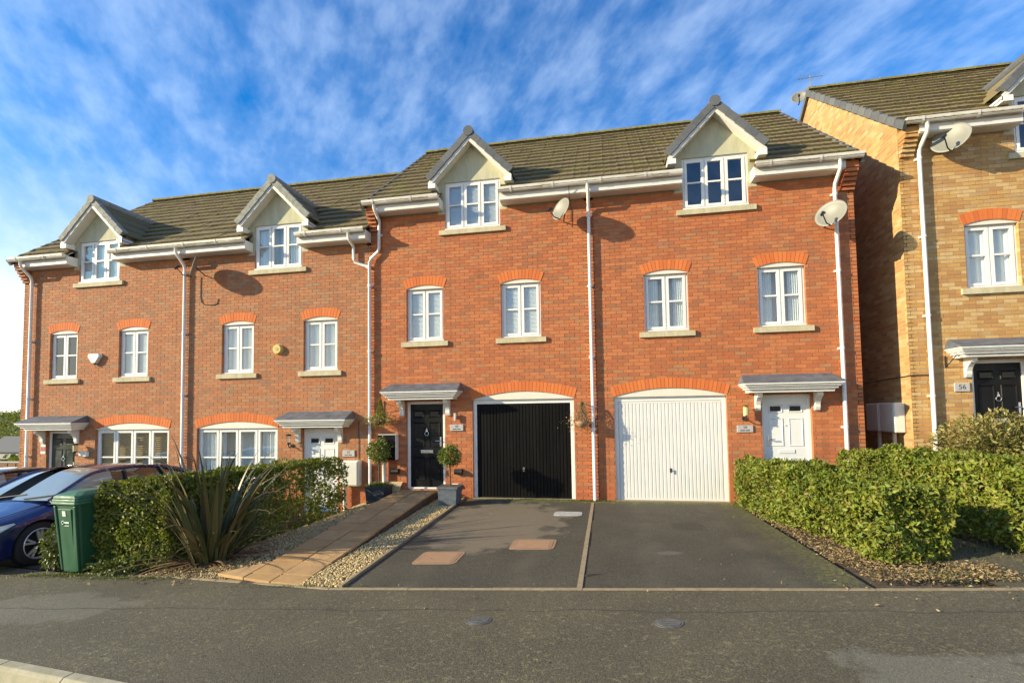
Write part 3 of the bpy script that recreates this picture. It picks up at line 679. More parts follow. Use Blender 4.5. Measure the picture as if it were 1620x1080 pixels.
def dormer(house, cx, z0, Y0, dz=0, cap='verge_grey'):
    """rendered gable over the top window: dormer(render) > bargeboard, verge_tile, roof slopes, cheeks"""
    zr, hw = 7.24, .82; za = zr - .005
    apex = 8.13
    # rendered front: from soffit level beside the window up to the gable
    ww = .655
    mb = MB()
    for s in (-1, 1):
        a, b = sorted((cx + s * ww, cx + s * hw)); mb.box(a, b, Y0 - .004, Y0 + .09, z0 + 6.50, z0 + za)
    mb.prism([(cx - hw, z0 + za), (cx + hw, z0 + za), (cx + hw, z0 + zr + .10), (cx, z0 + apex + .02), (cx - hw, z0 + zr + .10)], lambda u, v, d: (u, d, v), Y0 - .004, Y0 + .09)
    root = obj('dormer', mb, 'render_cream', house)
    for s in (-1, 1):   # cheeks running back into the roof
        x = cx + s * hw
        yb = EAVE_Y + (7.34 - EAVE_Z) / TAN
        obj('dormer_cheek', MB().prism([(Y0 + .09, z0 + roofz(.09) - .15), (Y0 + yb + .1, z0 + 7.36), (Y0 + .09, z0 + 7.36)], lambda u, v, d: (d, u, v), x - s * .06, x), 'render_cream', root)
    # roof: ridge at top; 45 degree slopes with overhang front .30
    zrg = z0 + 8.26; Yf = Y0 - .28; half = .98; drop = 1.0
    def y_back(z): return Y0 + EAVE_Y + (z - z0 - EAVE_Z) / TAN + .12
    n = 4
    for s in (-1, 1):
        mbr = MB()
        for k in range(n):
            r0, r1 = k / n, (k + 1) / n
            def P(r, y, lift): return (cx + s * half * r, y, zrg - drop * r + lift)
            z_a, z_b = zrg - drop * r0, zrg - drop * r1
            L = .030
            top = [P(r1, Yf + .06, L), P(r1, y_back(z_b), L), P(r0, y_back(z_a), .004), P(r0, Yf + .06, .004)]
            bot = [(p[0], p[1], p[2] - .035) for p in top]
            if s > 0: top, bot = top[::-1], bot[::-1]
            mbr.hexa(bot[::-1] + top[::-1] if False else bot + top)
        obj('dormer_roof', mbr, 'roof_tile', root)
        # soffit under the overhang + barge board
        nrm = Vector((s, 0, 1)).normalized()
        e0 = Vector((cx, 0, zrg - .055)); e1 = Vector((cx + s * half * .99, 0, zrg - drop * .99 - .055))
        for nm, ya, yb, t0, t1, mt in (('bargeboard', Yf + .03, Yf + .055, -.03, -.118, 'soffit_white'), ('barge_soffit', Yf + .055, Y0 - .005, -.085, -.10, 'soffit_white')):
            ln = e1 - e0
            vv = Vector((0, 0, 1))
            q = [e0 + vv * t0 * 1.35, e1 + vv * t0 * 1.35, e1 + vv * t1 * 1.35, e0 + vv * t1 * 1.35]
            obj(nm, MB().hexa([(q[3].x, ya, q[3].z), (q[2].x, ya, q[2].z), (q[2].x, yb, q[2].z), (q[3].x, yb, q[3].z), (q[0].x, ya, q[0].z), (q[1].x, ya, q[1].z), (q[1].x, yb, q[1].z), (q[0].x, yb, q[0].z)]), mt, root)
        x1 = e1.x; foot = MB().box(x1 - s * .17, x1 + s * .0, Yf + .028, Y0 + .55, e1.z - .18, e1.z - .07)
        obj('barge_foot', foot, 'white_upvc', root)
        # stepped verge caps
        nv = 5
        for k in range(nv):
            r0, r1 = .07 + .93 * k / nv, .07 + .93 * (k + 1) / nv + .012
            a = Vector((cx + s * half * r0, 0, zrg - drop * r0 + .010)); b = Vector((cx + s * half * r1, 0, zrg - drop * r1 + .030))
            up = Vector((s * .7, 0, .7)) * .055; dn = Vector((s * .7, 0, .7)) * -.100
            mbv = MB().hexa([tuple(p) for p in ((a + dn).xzy if False else Vector((a.x + dn.x, Yf, a.z + dn.z)), Vector((b.x + dn.x, Yf, b.z + dn.z)), Vector((b.x + dn.x, Yf + .03, b.z + dn.z)), Vector((a.x + dn.x, Yf + .03, a.z + dn.z)),
                                                   Vector((a.x + up.x, Yf, a.z + up.z)), Vector((b.x + up.x, Yf, b.z + up.z)), Vector((b.x + up.x, Yf + .16, b.z + up.z)), Vector((a.x + up.x, Yf + .16, a.z + up.z)))])
            obj('verge_tile', mbv, cap, root, bevel=.008)
    # ridge tiles with round end cap
    yb = y_back(zrg); mbR = MB().tube([(cx, Yf - .02, zrg + .0), (cx, yb + .15, zrg + .0)], .115, 12)
    obj('ridge_tile', mbR, cap, root, smooth=False)
    return root

def gutter_run(house, xa, xb, z0, Y0, ga=None, gb=None):
    """fascia, soffit and half round gutter between two x positions"""
    zt = z0 + 6.83; yf = Y0 - .30
    root = obj('fascia', MB().box(xa, xb, yf, yf + .02, z0 + 6.59, zt - .02), 'soffit_white', house)
    obj('soffit', MB().box(xa, xb, yf + .021, Y0 - .006, z0 + 6.575, z0 + 6.595), 'soffit_white', root)
    for x in (xa, xb):
        obj('box_end', MB().prism([(yf + .021, z0 + 6.596), (Y0 - .006, z0 + 6.596), (Y0 - .006, z0 + 6.80), (yf + .021, z0 + 6.80)], lambda u, v, d: (d, u, v), *(sorted((x, x + (.02 if x == xa else -.02))))), 'soffit_white', root)
    xa, xb = (xa if ga is None else ga), (xb if gb is None else gb)
    n = 9; r = .062; yc = yf - .066; zc = zt
    def arc(rr): return [(yc + rr * math.cos(math.pi + math.pi * k / (n - 1)), zc + rr * 1.75 * math.sin(math.pi + math.pi * k / (n - 1))) for k in range(n)]
    o_, i_ = arc(r), arc(r - .006)
    poly = o_ + i_[::-1]
    mb = MB()
    m_ = len(poly); va = [(xa, y, z) for y, z in poly]; vb = [(xb, y, z) for y, z in poly]
    mb.add(va + vb, [(i, (i + 1) % m_, m_ + (i + 1) % m_, m_ + i) for i in range(m_)])
    for x in (xa, xb): mb.add([(x, y, z) for y, z in o_], [tuple(range(n))])
    k = xa + .25
    while k < xb - .1:
        b_ = arc(r + .007); vv = [(k + dx, y, z) for dx in (0, .045) for y, z in b_]; mb.add(vv, [(i, i + 1, n + i + 1, n + i) for i in range(n - 1)]); k += .92
    obj('gutter', mb, 'gutter_white', root, smooth=False)
    return root

def pipe_clips(root, x, z, zbot, Y0):
    while z > zbot + .2:
        mb = MB().box(x - .062, x + .062, Y0 - .034, Y0 - .004, z + .005, z + .045).tube([(x, Y0 - .075, z), (x, Y0 - .075, z + .05)], .044, 12)
        obj('pipe_clip', mb, 'pipe_white', root); z -= 1.55
def downpipe(house, x, z0, zbot, Y0, zin=None):
    yc = Y0 - .075; yg = Y0 - .365; zt = z0 + 6.76
    path = [(x, yg, zt), (x, yg, zt - .12), (x + .01, yg + .03, zt - .20), (x, yc - .03, zt - .40), (x, yc, zt - .50), (x, yc, zbot)]
    root = obj('downpipe', MB().tube(path, .036, 12), 'pipe_white', house, smooth=True)
    pipe_clips(root, x, zt - .62, zbot, Y0); return root

def house(name, xl, xr, cx_in, cx_out, cx_d, z0, Y0, label, brick, mort, ground, gstyle, dstyle, dresses, endL=False, endR=False, hand=1, cap='verge_grey', depth=8.0, zbase=-.9):
    root = thing(name, label, 'house', ((xl + xr) / 2, Y0, z0), 'terraced brick houses')
    wb = z0 + zbase; wt = z0 + 6.62
    wo = .9
    # openings: x0,x1,z0,z1(head),rise
    ops = [(cx_in - wo / 2, cx_in + wo / 2, 3.57, 4.80, .075), (cx_out - wo / 2, cx_out + wo / 2, 3.57, 4.80, .075),
           (cx_d - .65, cx_d + .65, 6.13, 7.0, 0)]
    if ground == 'garage': ops.append((cx_in - 1.135, cx_in + 1.135, -.02, 2.2, .165))
    else: ops.append((cx_in - 1.13, cx_in + 1.13, .95, 2.22, .155))
    ops.append((cx_out - .465, cx_out + .465, .19, 2.19, 0))
    ops = [(a, b, z0 + c, z0 + d, r) for a, b, c, d, r in ops]
    # mortar sheet with holes + reveals
    X = sorted({xl, xr} | {v for o in ops for v in o[:2]}); Z = sorted({wb, wt} | {v for o in ops for v in (o[2], o[3] + o[4]) if v < wt})
    hole = lambda x, z: any(a < x < b and c < z < d + r for a, b, c, d, r in ops)
    mb = MB(); yb = Y0 + .004
    for i in range(len(X) - 1):
        for j in range(len(Z) - 1):
            if not hole((X[i] + X[i + 1]) / 2, (Z[j] + Z[j + 1]) / 2):
                mb.quad((X[i], yb, Z[j]), (X[i + 1], yb, Z[j]), (X[i + 1], yb, Z[j + 1]), (X[i], yb, Z[j + 1]))
    wall = obj('wall', mb, mort, root)
    for a, b, c, d, r in ops:
        mb = MB(); t = min(d + r, wt); dp = Y0 + .17
        a -= .002; b += .002
        mb.quad((a, yb, c), (a, yb, t), (a, dp, t), (a, dp, c)); mb.quad((b, yb, c), (b, dp, c), (b, dp, t), (b, yb, t)); mb.quad((a, yb, c), (a, dp, c), (b, dp, c), (b, yb, c)); (mb.quad((a, yb, t), (b, yb, t), (b, dp, t), (a, dp, t)) if t < wt - .01 else None)
        obj('reveal', mb, brick, wall)
    # side and back walls, floors: close the volume so rooms are dark
    side = brick + '_side' if brick != 'brick_rustic' else 'brick_red_side'
    zr = z0 + roofz(RIDGE_Y) - .06; ze = z0 + roofz(0) - .06; pent = [(yb, wb), (Y0 + depth, wb), (Y0 + depth, ze), (Y0 + RIDGE_Y, zr), (yb, ze)]
    for x, e in ((xl, endL), (xr, endR)):
        mb = MB(); mb.prism(pent, lambda u, v, d: (d, u, v), *((x, x + .1) if x == xl else (x - .1, x)))
        obj('side_wall' if e else 'party_wall', mb, side if e else 'bare_room', root)
    mb = MB().box(xl + .1, xr - .1, Y0 + depth - .1, Y0 + depth, wb, ze)
    for zf in (0.0, 2.45, 5.0): mb.box(xl + .1, xr - .1, Y0 + .2, Y0 + depth - .1, z0 + zf - .12, z0 + zf)
    mb.box(xl + .1, xr - .1, Y0 + 3.2, Y0 + 3.3, wb, z0 + 8.2)
    obj('inner_structure', mb, 'bare_room', root)
    # bricks, course by course
    full = []; rest = MB()
    r0, r1 = math.ceil(wb / C_ - 1e-6), int((z0 + 6.56) / C_)
    yF, yK = Y0 - .0005, Y0 + .05
    for row in range(r0, r1):
        za, zb_ = row * C_ + .005, (row + 1) * C_ - .005; off = .1125 if row % 2 else 0   # matches shader cells
        segs = [(xl, xr)]
        for a, b, c, d, r in ops:
            if zb_ > c + .012 and za < d + (r if r else 0) - .012:
                e0, e1 = a, b
                if r and za >= d:      # inside the rise of the arch: narrower
                    half = (b - a) / 2; Rr = (half * half + r * r) / (2 * r); dy = za - d + (Rr - r)
                    k = math.sqrt(max(0, Rr * Rr - dy * dy)); m_ = (a + b) / 2; e0, e1 = m_ - k, m_ + k
                segs = [s for q in segs for s in ((q[0], min(q[1], e0)), (max(q[0], e1), q[1])) if s[1] - s[0] > .02]
        for sa, sb in segs:
            k = math.floor((sa + off) / .225)
            while k * .225 - off < sb:
                a, b = max(sa, k * .225 - off) , min(sb, (k + 1) * .225 - off)
                a2 = a + (.005 if a > sa + 1e-6 or sa == xl else 0); b2 = b - (.005 if b < sb - 1e-6 or sb == xr else 0)
                if b2 - a2 > .012:
                    pr = random.uniform(0, .0025)
                    if b - a > .2249 and a2 - a > .004 and b - b2 > .004: full.append(((a + b) / 2, (za + zb_) / 2, pr))
                    else: rest.add([(a2, yF - pr, za), (b2, yF - pr, za), (b2, yK, za), (a2, yK, za), (a2, yF - pr, zb_), (b2, yF - pr, zb_), (b2, yK, zb_), (a2, yK, zb_)], [(0, 1, 5, 4), (1, 2, 6, 5), (3, 0, 4, 7), (4, 5, 6, 7), (3, 2, 1, 0)])
                k += 1
    vis = z0 + 1.3
    full.sort(key=lambda p: (Vector((p[0], Y0, p[1])) - CAM).length + (50 if p[1] < vis else 0))
    def bm(): return mk(MB().add([(-.1075, 0, -.0325), (.1075, 0, -.0325), (.1075, .05, -.0325), (-.1075, .05, -.0325), (-.1075, 0, .0325), (.1075, 0, .0325), (.1075, .05, .0325), (-.1075, .05, .0325)], [(0, 1, 5, 4), (1, 2, 6, 5), (3, 0, 4, 7), (4, 5, 6, 7), (3, 2, 1, 0)]), 'brick', brick)
    bme = shared(('brick', brick), bm)
    for x, z, pr in full[:300]: inst('brick', bme, wall, (x, yF - pr, z))
    for x, z, pr in full[300:]:
        rest.add([(x - .1075, yF - pr, z - .0325), (x + .1075, yF - pr, z - .0325), (x + .1075, yK, z - .0325), (x - .1075, yK, z - .0325), (x - .1075, yF - pr, z + .0325), (x + .1075, yF - pr, z + .0325), (x + .1075, yK, z + .0325), (x - .1075, yK, z + .0325)], [(0, 1, 5, 4), (1, 2, 6, 5), (3, 0, 4, 7), (4, 5, 6, 7), (3, 2, 1, 0)])
    struct(obj('brickwork', rest, brick, wall), 'stuff')
    # openings' fittings
    for cx, dr in ((cx_in, dresses[0]), (cx_out, dresses[1])):
        arch_ring(root, cx, z0 + 4.80, .45, .075, Y0, mort=mort); window(root, cx, z0 + 3.57, z0 + 4.80, wo, 2, Y0, dr)
    window(root, cx_d, z0 + 6.13, z0 + 7.235, 1.30, 3, Y0, dresses[2], setback=.03, sillw=1.57)
    if ground == 'garage':
        arch_ring(root, cx_in, z0 + 2.2, 1.135, .165, Y0, mort=mort); garage_door(root, cx_in, z0, gstyle, Y0)
    else:
        arch_ring(root, cx_in, z0 + 2.22, 1.13, .155, Y0, mort=mort); window(root, cx_in, z0 + .95, z0 + 2.22, 2.26, 4, Y0, gstyle, zbar=.42)
    door(root, cx_out, z0 + .19, dstyle, Y0, hand); canopy(root, cx_out, z0, Y0)
    dormer(root, cx_d, z0, Y0, cap=cap)
    gutter_run(root, xl + (.225 if endL else .0), cx_d - .70, z0, Y0, ga=xl - (.04 if endL else 0)); gutter_run(root, cx_d + .70, xr - (.245 if endR else 0), z0, Y0, gb=xr + (.04 if endR else 0))
    # roof: lining, tiles, ridge
    e = .05; xa, xb = xl - (e if endL else 0), xr + (e if endR else 0)
    T = .045; mb = MB(); yB = Y0 + 2 * RIDGE_Y - EAVE_Y
    zE = z0 + EAVE_Z - .01; zR = z0 + roofz(RIDGE_Y) - .01
    a_, b_ = cx_d - .72, cx_d + .72; yc, zc = Y0 + .25, z0 + roofz(.25) - .01
    for p, q, y0_, z0_ in ((xa, a_, Y0 + EAVE_Y + .03, z0 + roofz(EAVE_Y + .03) - .01), (a_, b_, yc, zc), (b_, xb, Y0 + EAVE_Y + .03, z0 + roofz(EAVE_Y + .03) - .01)):
        mb.add([(p, y0_, z0_), (q, y0_, z0_), (q, Y0 + RIDGE_Y, zR), (p, Y0 + RIDGE_Y, zR)], [(0, 1, 2, 3)])
    mb.add([(xa, yB, zE), (xb, yB, zE), (xb, Y0 + RIDGE_Y, zR), (xa, Y0 + RIDGE_Y, zR)], [(3, 2, 1, 0)])
    roof = obj('roof', mb, 'roof_lining', root)
    tm = shared('tile', tile_mesh); gauge = .395; ny = int((RIDGE_Y - EAVE_Y) / math.cos(PITCH) / gauge)
    tw = (xb - xa) / round((xb - xa) / .322); sx = tw / .322
    for j in range(ny + 1):
        d = j * gauge; y = EAVE_Y - .025 + d * math.cos(PITCH); z = EAVE_Z + (y - EAVE_Y) * TAN
        for i in range(round((xb - xa) / .322)):
            x = xa + (i + .5) * tw; dx = abs(x - cx_d)
            if dx < .84 and z < 8.16 - dx * 1.0 - .05: continue
            o = inst('roof_tile', tm, roof, (x, Y0 + y, z0 + z + random.uniform(-.004, .006)), (random.uniform(-.012, .010), random.uniform(-.012, .012), random.uniform(-.010, .010))); o.scale = (sx, 1, 1)
    def rm():
        n = 8; mbr = MB(); vs = []
        for x, r in ((0, .125), (.45, .118)):
            vs += [(x, r * math.cos(math.pi * k / n), r * math.sin(math.pi * k / n) * .9 - .02) for k in range(n + 1)]
        mbr.add(vs, [(k, n + 1 + k, n + 2 + k, k + 1) for k in range(n)] + [tuple(range(n + 1))]); return mk(mbr, 'ridge_tile', 'ridge_moss')
    rme = shared('ridge', rm); nr = round((xb - xa) / .45)
    for i in range(nr):
        o = inst('ridge_tile', rme, roof, (xa + (xb - xa) * i / nr, Y0 + RIDGE_Y, zR + .045 + random.uniform(-.006, .006))); o.scale = ((xb - xa) / nr / .45, 1, 1)
    for x, on, s in ((xa, endL, -1), (xb, endR, 1)):
        if not on: continue
        L = (RIDGE_Y - EAVE_Y) / math.cos(PITCH); nv = 16; T3 = Matrix.Rotation(PITCH, 3, 'X')
        def vm():
            mb = MB().hexa([(-.015, -.02, -.10), (.05, -.02, -.10), (.05, L / nv, -.11), (-.015, L / nv, -.11), (-.015, -.02, .058), (.05, -.02, .058), (.05, L / nv, .036), (-.015, L / nv, .036)])
            return mk(inset_local(mb, T3), 'verge_tile', cap)
        vme = shared(('verge', cap), vm)
        for k in range(nv):
            d = L * k / nv
            inst('verge_tile', vme, roof, (x - .0175 if s < 0 else x - .0175, Y0 + EAVE_Y + d * math.cos(PITCH), z0 + EAVE_Z + d * math.sin(PITCH)))
        # rear slope verge
        obj('rear_verge', MB().hexa([(x - .03, Y0 + RIDGE_Y, zR - .1), (x + .03, Y0 + RIDGE_Y, zR - .1), (x + .03, yB, zE - .1), (x - .03, yB, zE - .1), (x - .03, Y0 + RIDGE_Y, zR + .05), (x + .03, Y0 + RIDGE_Y, zR + .05), (x + .03, yB, zE + .05), (x - .03, yB, zE + .05)]), cap, roof)
    return root
def corbel(hs, xa, xb, z0, Y0, mat, n=5):
    """stepped brick corbel carrying the end of the eaves"""
    root = obj('corbel', MB().box(xa, xb, Y0 - .27, Y0 - .004, z0 + 6.60, z0 + 6.74), mat, hs)
    for k in range(n):
        zt = z0 + 6.595 - k * .075; pr = .25 - k * .047
        obj('corbel_brick', MB().box(xa + .003 * (k % 2), xb - .003 * (k % 2), Y0 - pr, Y0 - .004, zt - .066, zt), mat, root, bevel=.004)

XP1, XM, XE, XW = -10.20, -5.11, 5.27, -15.35
H1 = house('terraced_house', XW, XP1, -11.76, -13.98, -12.88, -.6, 0, 'red brick house with dark green door and wooden blinds beside the parked blue car', 'brick_rustic', 'mortar', 'window', 'wood', 'green', ('blind', None, 'blind'), endL=True, hand=1, cap='verge_pale')
H2 = house('terraced_house', XP1, XM, -8.68, -6.42, -7.57, -.6, 0, 'red brick house with wide white window and white door behind the dark hedge', 'brick_rustic', 'mortar', 'window', 'drapes', 'white', ('net', 'net', 'drapes'), hand=-1, cap='verge_pale')
H3 = house('terraced_house', XM, .02, -1.525, -3.775, -2.615, 0, 0, 'red brick house with black garage door and black front door', 'brick_red', 'mortar', 'garage', 'black', 'black', ('blind', 'blind', 'blind'), endL=True, hand=1)
H4 = house('terraced_house', .02, XE, 1.60, 3.865, 2.655, 0, 0, 'red brick house with white garage door and white front door', 'brick_red', 'mortar', 'garage', 'white', 'white', ('drapes', 'drapes', None), endR=True, hand=-1)
H5 = house('terraced_house', 6.13, 11.40, 9.86, 7.63, 8.76, .58, .05, 'yellow brick house with black front door beyond the narrow alley', 'brick_buff', 'mortar_buff', 'garage', 'white', 'black', (None, 'net', None), endL=True, endR=True, hand=1)
del H5['group']
for hs, xa, xb, z, y, mt in ((H1, XW, XW + .22, -.6, 0, 'brick_rustic'), (H3, XM, XM + .2, 0, 0, 'brick_red'), (H4, XE - .24, XE, 0, 0, 'brick_red'), (H5, 6.13, 6.37, .58, .05, 'brick_buff')): corbel(hs, xa, xb, z, y, mt)
for hs, x, z, zb, y in ((H1, -15.0, -.6, -.7, 0), (H2, XP1 + .03, -.6, -.68, 0), (H4, .02, 0, 0, 0), (H4, 4.90, 0, .05, 0), (H5, 6.45, .58, .5, .05)): downpipe(hs, x, z, zb, y)

# swan-neck pair at the step between the two terraces
P3 = obj('downpipe', MB().tube([(-4.86, -.365, 6.76), (-4.86, -.365, 6.66), (-4.85, -.30, 6.58), (-4.855, -.09, 6.44), (-4.865, -.075, 6.36), (-4.87, -.075, 5.80), (-4.90, -.075, 5.72), (-5.08, -.075, 5.57), (-5.11, -.075, 5.48), (-5.11, -.075, -.15)], .036, 12), 'pipe_white', H3, smooth=True)
pipe_clips(P3, -5.11, 4.9, .1, 0); pipe_clips(P3, -4.87, 6.1, 5.6, 0)
P2 = obj('downpipe', MB().tube([(-5.50, -.365, 6.16), (-5.50, -.365, 6.06), (-5.51, -.30, 5.98), (-5.52, -.09, 5.90), (-5.52, -.075, 5.82), (-5.52, -.075, 5.60), (-5.49, -.075, 5.52), (-5.20, -.075, 5.40), (-5.12, -.075, 5.36)], .034, 12), 'pipe_white', H2, smooth=True)

# ------------------------------------------------------------------ bulk leaf meshes
def bulk(name, V, F, mat, parent=None, at=(0, 0, 0), smooth=False):
    me = bpy.data.meshes.new(name); V = np.asarray(V, np.float32); F = np.asarray(F, np.int32); k = F.shape[1]
    me.vertices.add(len(V)); me.vertices.foreach_set('co', V.ravel()); me.loops.add(F.size); me.loops.foreach_set('vertex_index', F.ravel())
    me.polygons.add(len(F)); me.polygons.foreach_set('loop_start', np.arange(0, F.size, k, dtype=np.int32))
    if smooth: me.polygons.foreach_set('use_smooth', np.ones(len(F), bool))
    me.update(calc_edges=True); me.validate()
    return obj(name, me, mat, parent, at=at)
def unit(a): return a / (np.linalg.norm(a, axis=1, keepdims=True) + 1e-9)
def leaves(P, D, Nn, L, W, fold=.35):
    """rhombic folded leaves: base, left, tip, right"""
    D = unit(D); S = unit(np.cross(D, Nn)); U = np.cross(S, D); n = len(P); L = L[:, None]; W = W[:, None]
    V = np.empty((n, 5, 3)); V[:, 0] = P; V[:, 1] = P + D * L * .45 - S * W * .5 + U * W * fold; V[:, 2] = P + D * L * 1.0 - U * L * .10; V[:, 3] = P + D * L * .45 + S * W * .5 + U * W * fold
    V[:, 4] = P + D * L * .55
    b = np.arange(n)[:, None] * 5
    F = np.concatenate([b + np.array([[0, 4, 1]]), b + np.array([[1, 4, 2]]), b + np.array([[0, 3, 4]]), b + np.array([[3, 2, 4]])])
    return V.reshape(-1, 3), F
def vnoise(P, s, seed=0):
    return np.array([mnoise.noise(Vector((p[0] * s + seed, p[1] * s, p[2] * s))) for p in P])
def hedge(name, label, quad, ztop, n, L, W, mat, group=None, bump=.07, thin=None, bottom=.06):
    """quad: 4 plan corners ccw; leaves spread through the outer skin of the clipped block, stems inside"""
    Q = np.array(quad, float); cen = Q.mean(0); zb = zg(*cen)
    root = thing(name, label, 'hedge', (cen[0], cen[1], zb), group)
    def plan(u, v): return (Q[0] * (1 - u)[:, None] + Q[1] * u[:, None]) * (1 - v)[:, None] + (Q[3] * (1 - u)[:, None] + Q[2] * u[:, None]) * v[:, None]
    lx = np.linalg.norm(Q[1] - Q[0]); ly = np.linalg.norm(Q[3] - Q[0]); h = ztop(*cen) - zb
    ar = np.array([lx * ly, lx * h, lx * h, ly * h, ly * h]); face = RNG.choice(5, n, p=ar / ar.sum())
    a, b = RNG.random(n), RNG.random(n); dep = np.abs(RNG.normal(0, .085, n)); dep = np.minimum(dep, .3)
    u = np.where(face == 0, a, np.where(face <= 2, a, np.where(face == 3, dep / lx, 1 - dep / lx)))
    v = np.where(face == 0, b, np.where(face == 1, dep / ly, np.where(face == 2, 1 - dep / ly, a)))
    w = np.where(face == 0, 1 - dep / h, b)
    # rounded top edges
    xy = plan(np.clip(u, 0, 1), np.clip(v, 0, 1))
    zb_ = np.array([zg(x, y) for x, y in xy]); zt_ = np.array([ztop(x, y) for x, y in xy])
    w = np.maximum(w, bottom * RNG.random(n) / 1.0); z = zb_ + (zt_ - zb_) * w
    P = np.column_stack([xy, z])
    ax = unit(np.array([[*(Q[1] - Q[0]), 0]])); ay = unit(np.array([[*(Q[3] - Q[0]), 0]]))
    nx = np.array([[ax[0, 1], -ax[0, 0], 0]]); ny = np.array([[-ay[0, 1], ay[0, 0], 0]])
    out = np.where((face == 0)[:, None], [[0, 0, 1.]], np.where((face == 1)[:, None], nx, np.where((face == 2)[:, None], -nx, np.where((face == 3)[:, None], ny, -ny))))
    nz = vnoise(P, 2.2, 3); nz2 = vnoise(P, 6.5, 9)
    P = P + out * (bump * nz + bump * .6 * nz2)[:, None]
    edge = np.clip((w - .82) / .18, 0, 1)[:, None] * np.clip(1 - np.minimum(np.minimum(u, 1 - u) * lx, np.minimum(v, 1 - v) * ly) / .16, 0, 1)[:, None]
    ctr = np.column_stack([np.tile(cen, (n, 1)), P[:, 2]]); P = P + unit(ctr - P) * edge * .06; P[:, 2] -= edge[:, 0] * .04
    if thin is not None:
        keep = RNG.random(n) < thin(P); P, out = P[keep], out[keep]; n = len(P)
    D = out * .55 + RNG.normal(0, .55, (n, 3)) + np.array([0, 0, .12]); Nn = out * .9 + RNG.normal(0, .45, (n, 3)) + np.array([0, 0, .35])
    k = RNG.uniform(.45, 1.35, n)
    V, F = leaves(P - unit(D) * L * .4, D, Nn, L * k, W * k)
    bulk('foliage', V, F, mat, root)
    rnd = random.Random(5); N0 = int(lx * ly * 9) + 8
    for i in range(min(N0, 34)):
        p = plan(np.array([rnd.uniform(.1, .9)]), np.array([rnd.uniform(.1, .9)]))[0]; z0 = zg(*p); H = ztop(*p) - z0; mb = MB()
        tops = [(p[0] + rnd.uniform(-.2, .2), p[1] + rnd.uniform(-.2, .2), z0 + H * rnd.uniform(.6, .9)) for _ in range(3)]
        mid = (p[0] + rnd.uniform(-.04, .04), p[1] + rnd.uniform(-.04, .04), z0 + H * .3)
        vs = MB().tube([(p[0], p[1], z0 - .03), mid, tops[0]], [.014, .011, .004], 5)
        obj('stem', vs, 'wood_stem', root)
    return root
gaps = lambda P: np.where(vnoise(P, 4.2, 4) > -.08, 1.0, .30)
HL = hedge('hedge', 'tall dark green clipped hedge behind the spiky plant and green bin', [(-7.30, -4.62), (-6.05, -4.58), (-5.22, -.95), (-6.0, -.95)], lambda x, y: .97 + .02 * math.sin(x * 3), 48000, .066, .035, 'hedge_dark',
           thin=lambda P: np.where(P[:, 1] > -2.5, np.where(vnoise(P, 5.0, 2) > -.02, .16, .62), 1.0) * np.where(P[:, 2] < .0, .75, 1))
HR = hedge('hedge', 'bright green clipped hedge along the right edge of the driveway', [(3.30, -4.62), (4.10, -4.46), (3.60, -.40), (2.72, -.40)], lambda x, y: .98 - .012 * (y + 2.5) + .03 * math.sin(y * 2.1), 52000, .066, .032, 'hedge_bright', bump=.13, thin=gaps)
HR2 = hedge('hedge', 'long bright green hedge in front of the yellow brick house and alley', [(4.92, -4.35), (5.95, -4.35), (5.6, -.62), (4.50, -.62)], lambda x, y: 1.17 - .02 * (y + 2) + .02 * math.sin(y * 3), 50000, .066, .032, 'hedge_bright', bump=.12, thin=gaps)

def shrub(name, label, c, r, n, L, W, mat, h=None, cat='shrub', stems=10):
    root = thing(name, label, cat, c); P = unit(RNG.normal(0, 1, (n, 3))); rad = RNG.random(n) ** .4
    P = P * rad[:, None]; nz = vnoise(P, 1.8, c[0]); P = P * (1 + .35 * nz)[:, None] * np.array([r[0], r[1], r[2]])
    D = unit(P) + RNG.normal(0, .6, (n, 3)); Nn = RNG.normal(0, .6, (n, 3)) + np.array([0, 0, .8]); k = RNG.uniform(.6, 1.3, n)
    cc = np.array([c[0], c[1], c[2] + (h or r[2])])
    V, F = leaves(P + cc, D, Nn, L * k, W * k); bulk('foliage', V, F, mat, root)
    rnd = random.Random(int(c[0] * 100))
    for i in range(stems):
        a = rnd.uniform(0, 6.28); q = rnd.uniform(.3, .85)
        obj('stem', MB().tube([(c[0] + .05 * math.cos(a), c[1] + .05 * math.sin(a), c[2] - .02), (c[0] + r[0] * q * .5 * math.cos(a), c[1] + r[1] * q * .5 * math.sin(a), c[2] + r[2] * .9), (c[0] + r[0] * q * math.cos(a), c[1] + r[1] * q * math.sin(a), c[2] + r[2] * rnd.uniform(1.2, 1.75))], [.014, .009, .003], 5), 'wood_stem', root)
    return root
shrub('shrub', 'loose pale shrub with bare brown stems in front of the yellow house door', (6.95, -.75, zg(6.95, -.75)), (.85, .55, .62), 6500, .075, .036, 'shrub_pale', stems=34)
shrub('shrub', 'small leafy weed growing beside the green bin and car wheel', (-8.02, -4.55, zg(-8.02, -4.6)), (.26, .20, .34), 900, .06, .032, 'weed', stems=6)
shrub('shrub', 'low ivy sprig creeping at the foot of the tall dark hedge', (-6.75, -4.78, zg(-6.7, -4.8)), (.42, .14, .10), 700, .05, .03, 'weed', stems=5)
def tufts(name, label, pts, n, L, mat='weed'):
    P = np.array([(x + random.gauss(0, sx), y + random.gauss(0, sy)) for x, y, sx, sy, k in pts for _ in range(int(n * k))])
    P = np.column_stack([P, [zg(x, y) + .002 for x, y in P]]); m_ = len(P)
    D = RNG.normal(0, .5, (m_, 3)) + np.array([0, 0, .8]); k = RNG.uniform(.5, 1.3, m_)
    V, F = leaves(P, D, RNG.normal(0, 1, (m_, 3)), L * k, L * .28 * k); o = bulk(name, V, F, mat); tag(o, label, 'weeds'); o['kind'] = 'stuff'; return o
